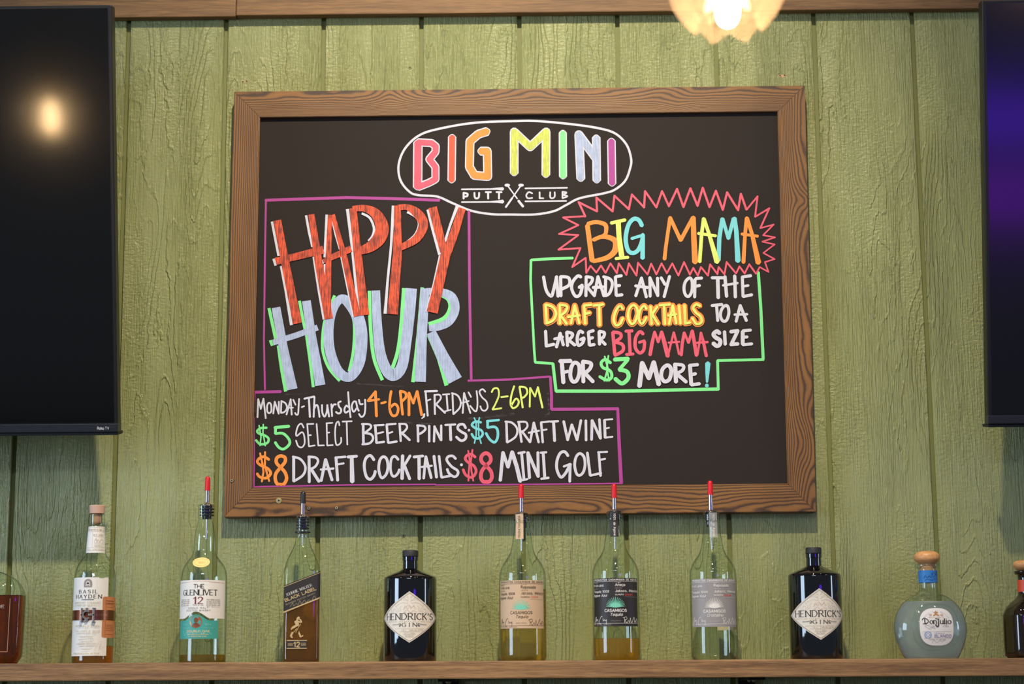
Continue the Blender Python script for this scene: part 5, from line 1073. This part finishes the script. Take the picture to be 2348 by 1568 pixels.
bx0 = 2105.5-B.ax(1430)
fm4 = lambda x, y, l: fm(x, y, l+.0004)
brandline(fm4, bx0, 1431.5, ol)
def tequila_small(mp, cx, lab, k, inkA, inkB, name):
    P = Pen(mp, .0002, .000003, 3); text(P, '19', cx-13.5, 1413.8, 4.4, 6, .16, 1.6); text(P, '42', cx+12.5, 1413.8, 4.4, 6, .16, 1.6); P.draw("5|%f,1404.5 %f,1408.5;1.6|%f,1406 %f,1406;3|~%f,1413 %f,1410 %f,1413" % (cx-.5, cx-.5, cx-5.5, cx+4.5, cx-6, cx-.5, cx+5.5)); text(P, 'TEQUILA RESERVA DE', cx-.5, 1418.2, 2.2, 36, .13, 2.6); P.make('year_emblem', M_COPI, lab)
    P = Pen(mp, .0002, .000003, 3); P.draw("0.5|o%f,1436 %f,1434 %f,1437 %f,1441 %f,1444 %f,1440;~%f,1436 %f,1439 %f,1443 %f,1437 %f,1442" % (cx-27, cx-15, cx-6, cx-11, cx-16, cx-22, cx-20, cx-12, cx-4, cx-8, cx-18)); P.draw("0.4|%f,1449 %f,1449;%f,1464 %f,1464" % (cx-32, cx+34, cx-29, cx+32)); text(P, '100%', cx+20, 1436, 2.2, 9, .15, 2); text(P, 'DE AGAVE', cx+20, 1439, 2.2, 15, .15, 2); text(P, 'Hecho en Mexico', cx, 1468, 2.4, 38, .16, 2); P.draw("0.5|~%f,1475 %f,1468 %f,1474 %f,1469 %f,1472 %f,1466" % (cx-12, cx-8, cx-2, cx+6, cx+10, cx+18)); P.make('fine_printing', M_INKG, lab)
    P = Pen(mp, .0002, .000003, 3); P.draw("1.8|o%f,1449.3 %f,1451.5 %f,1456.5 %f,1461.5 %f,1463.6 %f,1461.5 %f,1456.5 %f,1451.5" % tuple(cx-20.5+v for v in (0, 5.2, 7.2, 5.2, 0, -5.2, -7.2, -5.2))); P.draw("0.9|o%f,1453.5 %f,1456.5 %f,1459.5 %f,1456.5" % (cx-20.5, cx-15.5, cx-20.5, cx-25.5)); P.make('round_seal', inkA, lab)
    P = Pen(mp, .0002, .000003, 3); text(P, 'TEQUILA', cx+5, 1454.5, 2.7, 23, .17, 3.2); text(P, name, cx+13, 1461.8, 5.8, 38, .18, 1.9); P.make('kind_lettering', inkB, lab)
tequila_small(fm4, 4.5, ol, 1, M_BLUEI, M_VIOLET, 'BLANCO')
P = Pen(fm4, .0002, .000003, 3)
for k, ch in enumerate('ORGULLO DE MEXICO'):
    a = math.radians(-52+104*k/16)
    if ch != ' ': text(P, ch, 4.5+33*math.sin(a), 1441-37.5*math.cos(a), 2.3, None, .14, rot=a*.8)
P.make('arched_lettering', M_BLUEI, ol)

# ---- dark reposado flask at the right edge, turned a little
M_AMBG = NT('dark_amber_glass'); M_AMBG.pbr(Base_Color=lin(30, 20, 12), Roughness=.05, Specular_IOR_Level=.6, Coat_Weight=.4); M_AMBG = M_AMBG.m
B = Bottle('dark tequila bottle with wooden ball stopper and red neck band at the right edge', 2364, 2352, 1508, 1310)
B.root.rotation_euler = (0, 0, math.radians(20))
B.body([(1508, 46, 34, 3.6), (1505, 50, 37, 4), (1495, 53, 40, 4.2), (1420, 53, 40, 4.2), (1406, 51.5, 39, 4), (1394, 47, 36, 3.5), (1383, 39, 31, 3), (1374, 29, 26, 2.5), (1366, 23, 22, 2.2), (1358, 20.6, 20.6, 2), (1320, 20, 20, 2), (1317, 25, 25, 2), (1311, 27.5, 27.5, 2), (1308.5, 26, 26, 2)], M_AMBG, n=64)
B.part('ball_stopper', [(1308, 17), (1304, 24.5), (1298, 28.5), (1292, 28.8), (1287, 25), (1284.5, 17), (1283.6, 3)], M_BALL, n=32, smooth=True)
nb = B.part('neck_band', [(1357, 20.8), (1357, 21.4), (1330, 20.9), (1330, 20.4)], simple('red_neck_band', (206, 74, 50), .5), n=40, label='red paper neck band')
P = Pen(B.cyl(21.4), .0002, .000003, 3); P.draw("0.7|~-16,1350 -12,1338 -9,1348 -4,1340 2,1347 8,1337 14,1344;~-14,1353 -4,1350 8,1353"); P.make('signature', simple('dark_red_ink', (140, 36, 24), .5), nb)
fm = B.flat(40.2)
ol = oval_label(fm, 2, 1441, 36, 44, B.root, M_WHITEP)
fm4 = lambda x, y, l: fm(x, y, l+.0004)
brandline(fm4, -30, 1432, ol); tequila_small(fm4, 2, ol, 1, M_COPI, M_COPI, 'REPOSADO')

# ---- bourbon flask at the left edge
M_LIQ_WR = liquid('deep_bourbon', (200, 118, 42), 1.14, .12)
B = Bottle('half-seen flat bourbon flask filled dark amber, cut by the left edge', -37, -25, 1521.5, 1230)
e_ = 5.0
B.body([(1521.5, 71.0, 26, 4), (1518, 75.0, 29, 4.4), (1508, 81.0, 33, e_), (1496, 83.5, 34, e_), (1440, 85.0, 34.5, e_), (1372, 86.5, 35, e_), (1362, 84.5, 34.5, 4.6), (1348, 80.0, 32.5, 4.0), (1334, 71.0, 29, 3.4), (1323, 57.0, 25.5, 3), (1315, 40.0, 22, 2.5), (1309, 24.0, 18.5, 2.1), (1300, 16.5, 16.5, 2), (1250, 15.0, 15, 2), (1248, 17.0, 17, 2), (1242, 17.0, 17, 2)], M_GLASS, n=72)
B.body([(1518, 72.0, 26.5, 4.2), (1508, 79.0, 31, e_), (1496, 81.6, 32.2, e_), (1440, 83.2, 32.6, e_), (1372, 84.6, 33, e_), (1367.5, 83.8, 32.8, 4.8)], M_LIQ_WR, 'liquid', n=72, sub=2)
B.part('cork_stopper', [(1241, 14), (1240, 19), (1222, 20), (1220, 18)], M_CORKTOP, n=32)
fm = B.flat(35.5); P = B.pen(fm, .0002); text(P, 'WOODFORD', 0, 1366, 7, 74, .15, 2.4, serif=True); text(P, 'RESERVE', 0, 1395.5, 6.4, 104, .16, 4.4, serif=True); P.make('front_lettering', M_INKW, B.root)
P = B.pen(B.flat(35.3), .0001); P.draw("1.2|-66,1374 -65,1495 62,1495 64,1374"); P.make('recess_line', simple('pale_edge', (190, 140, 110), .3), B.root)
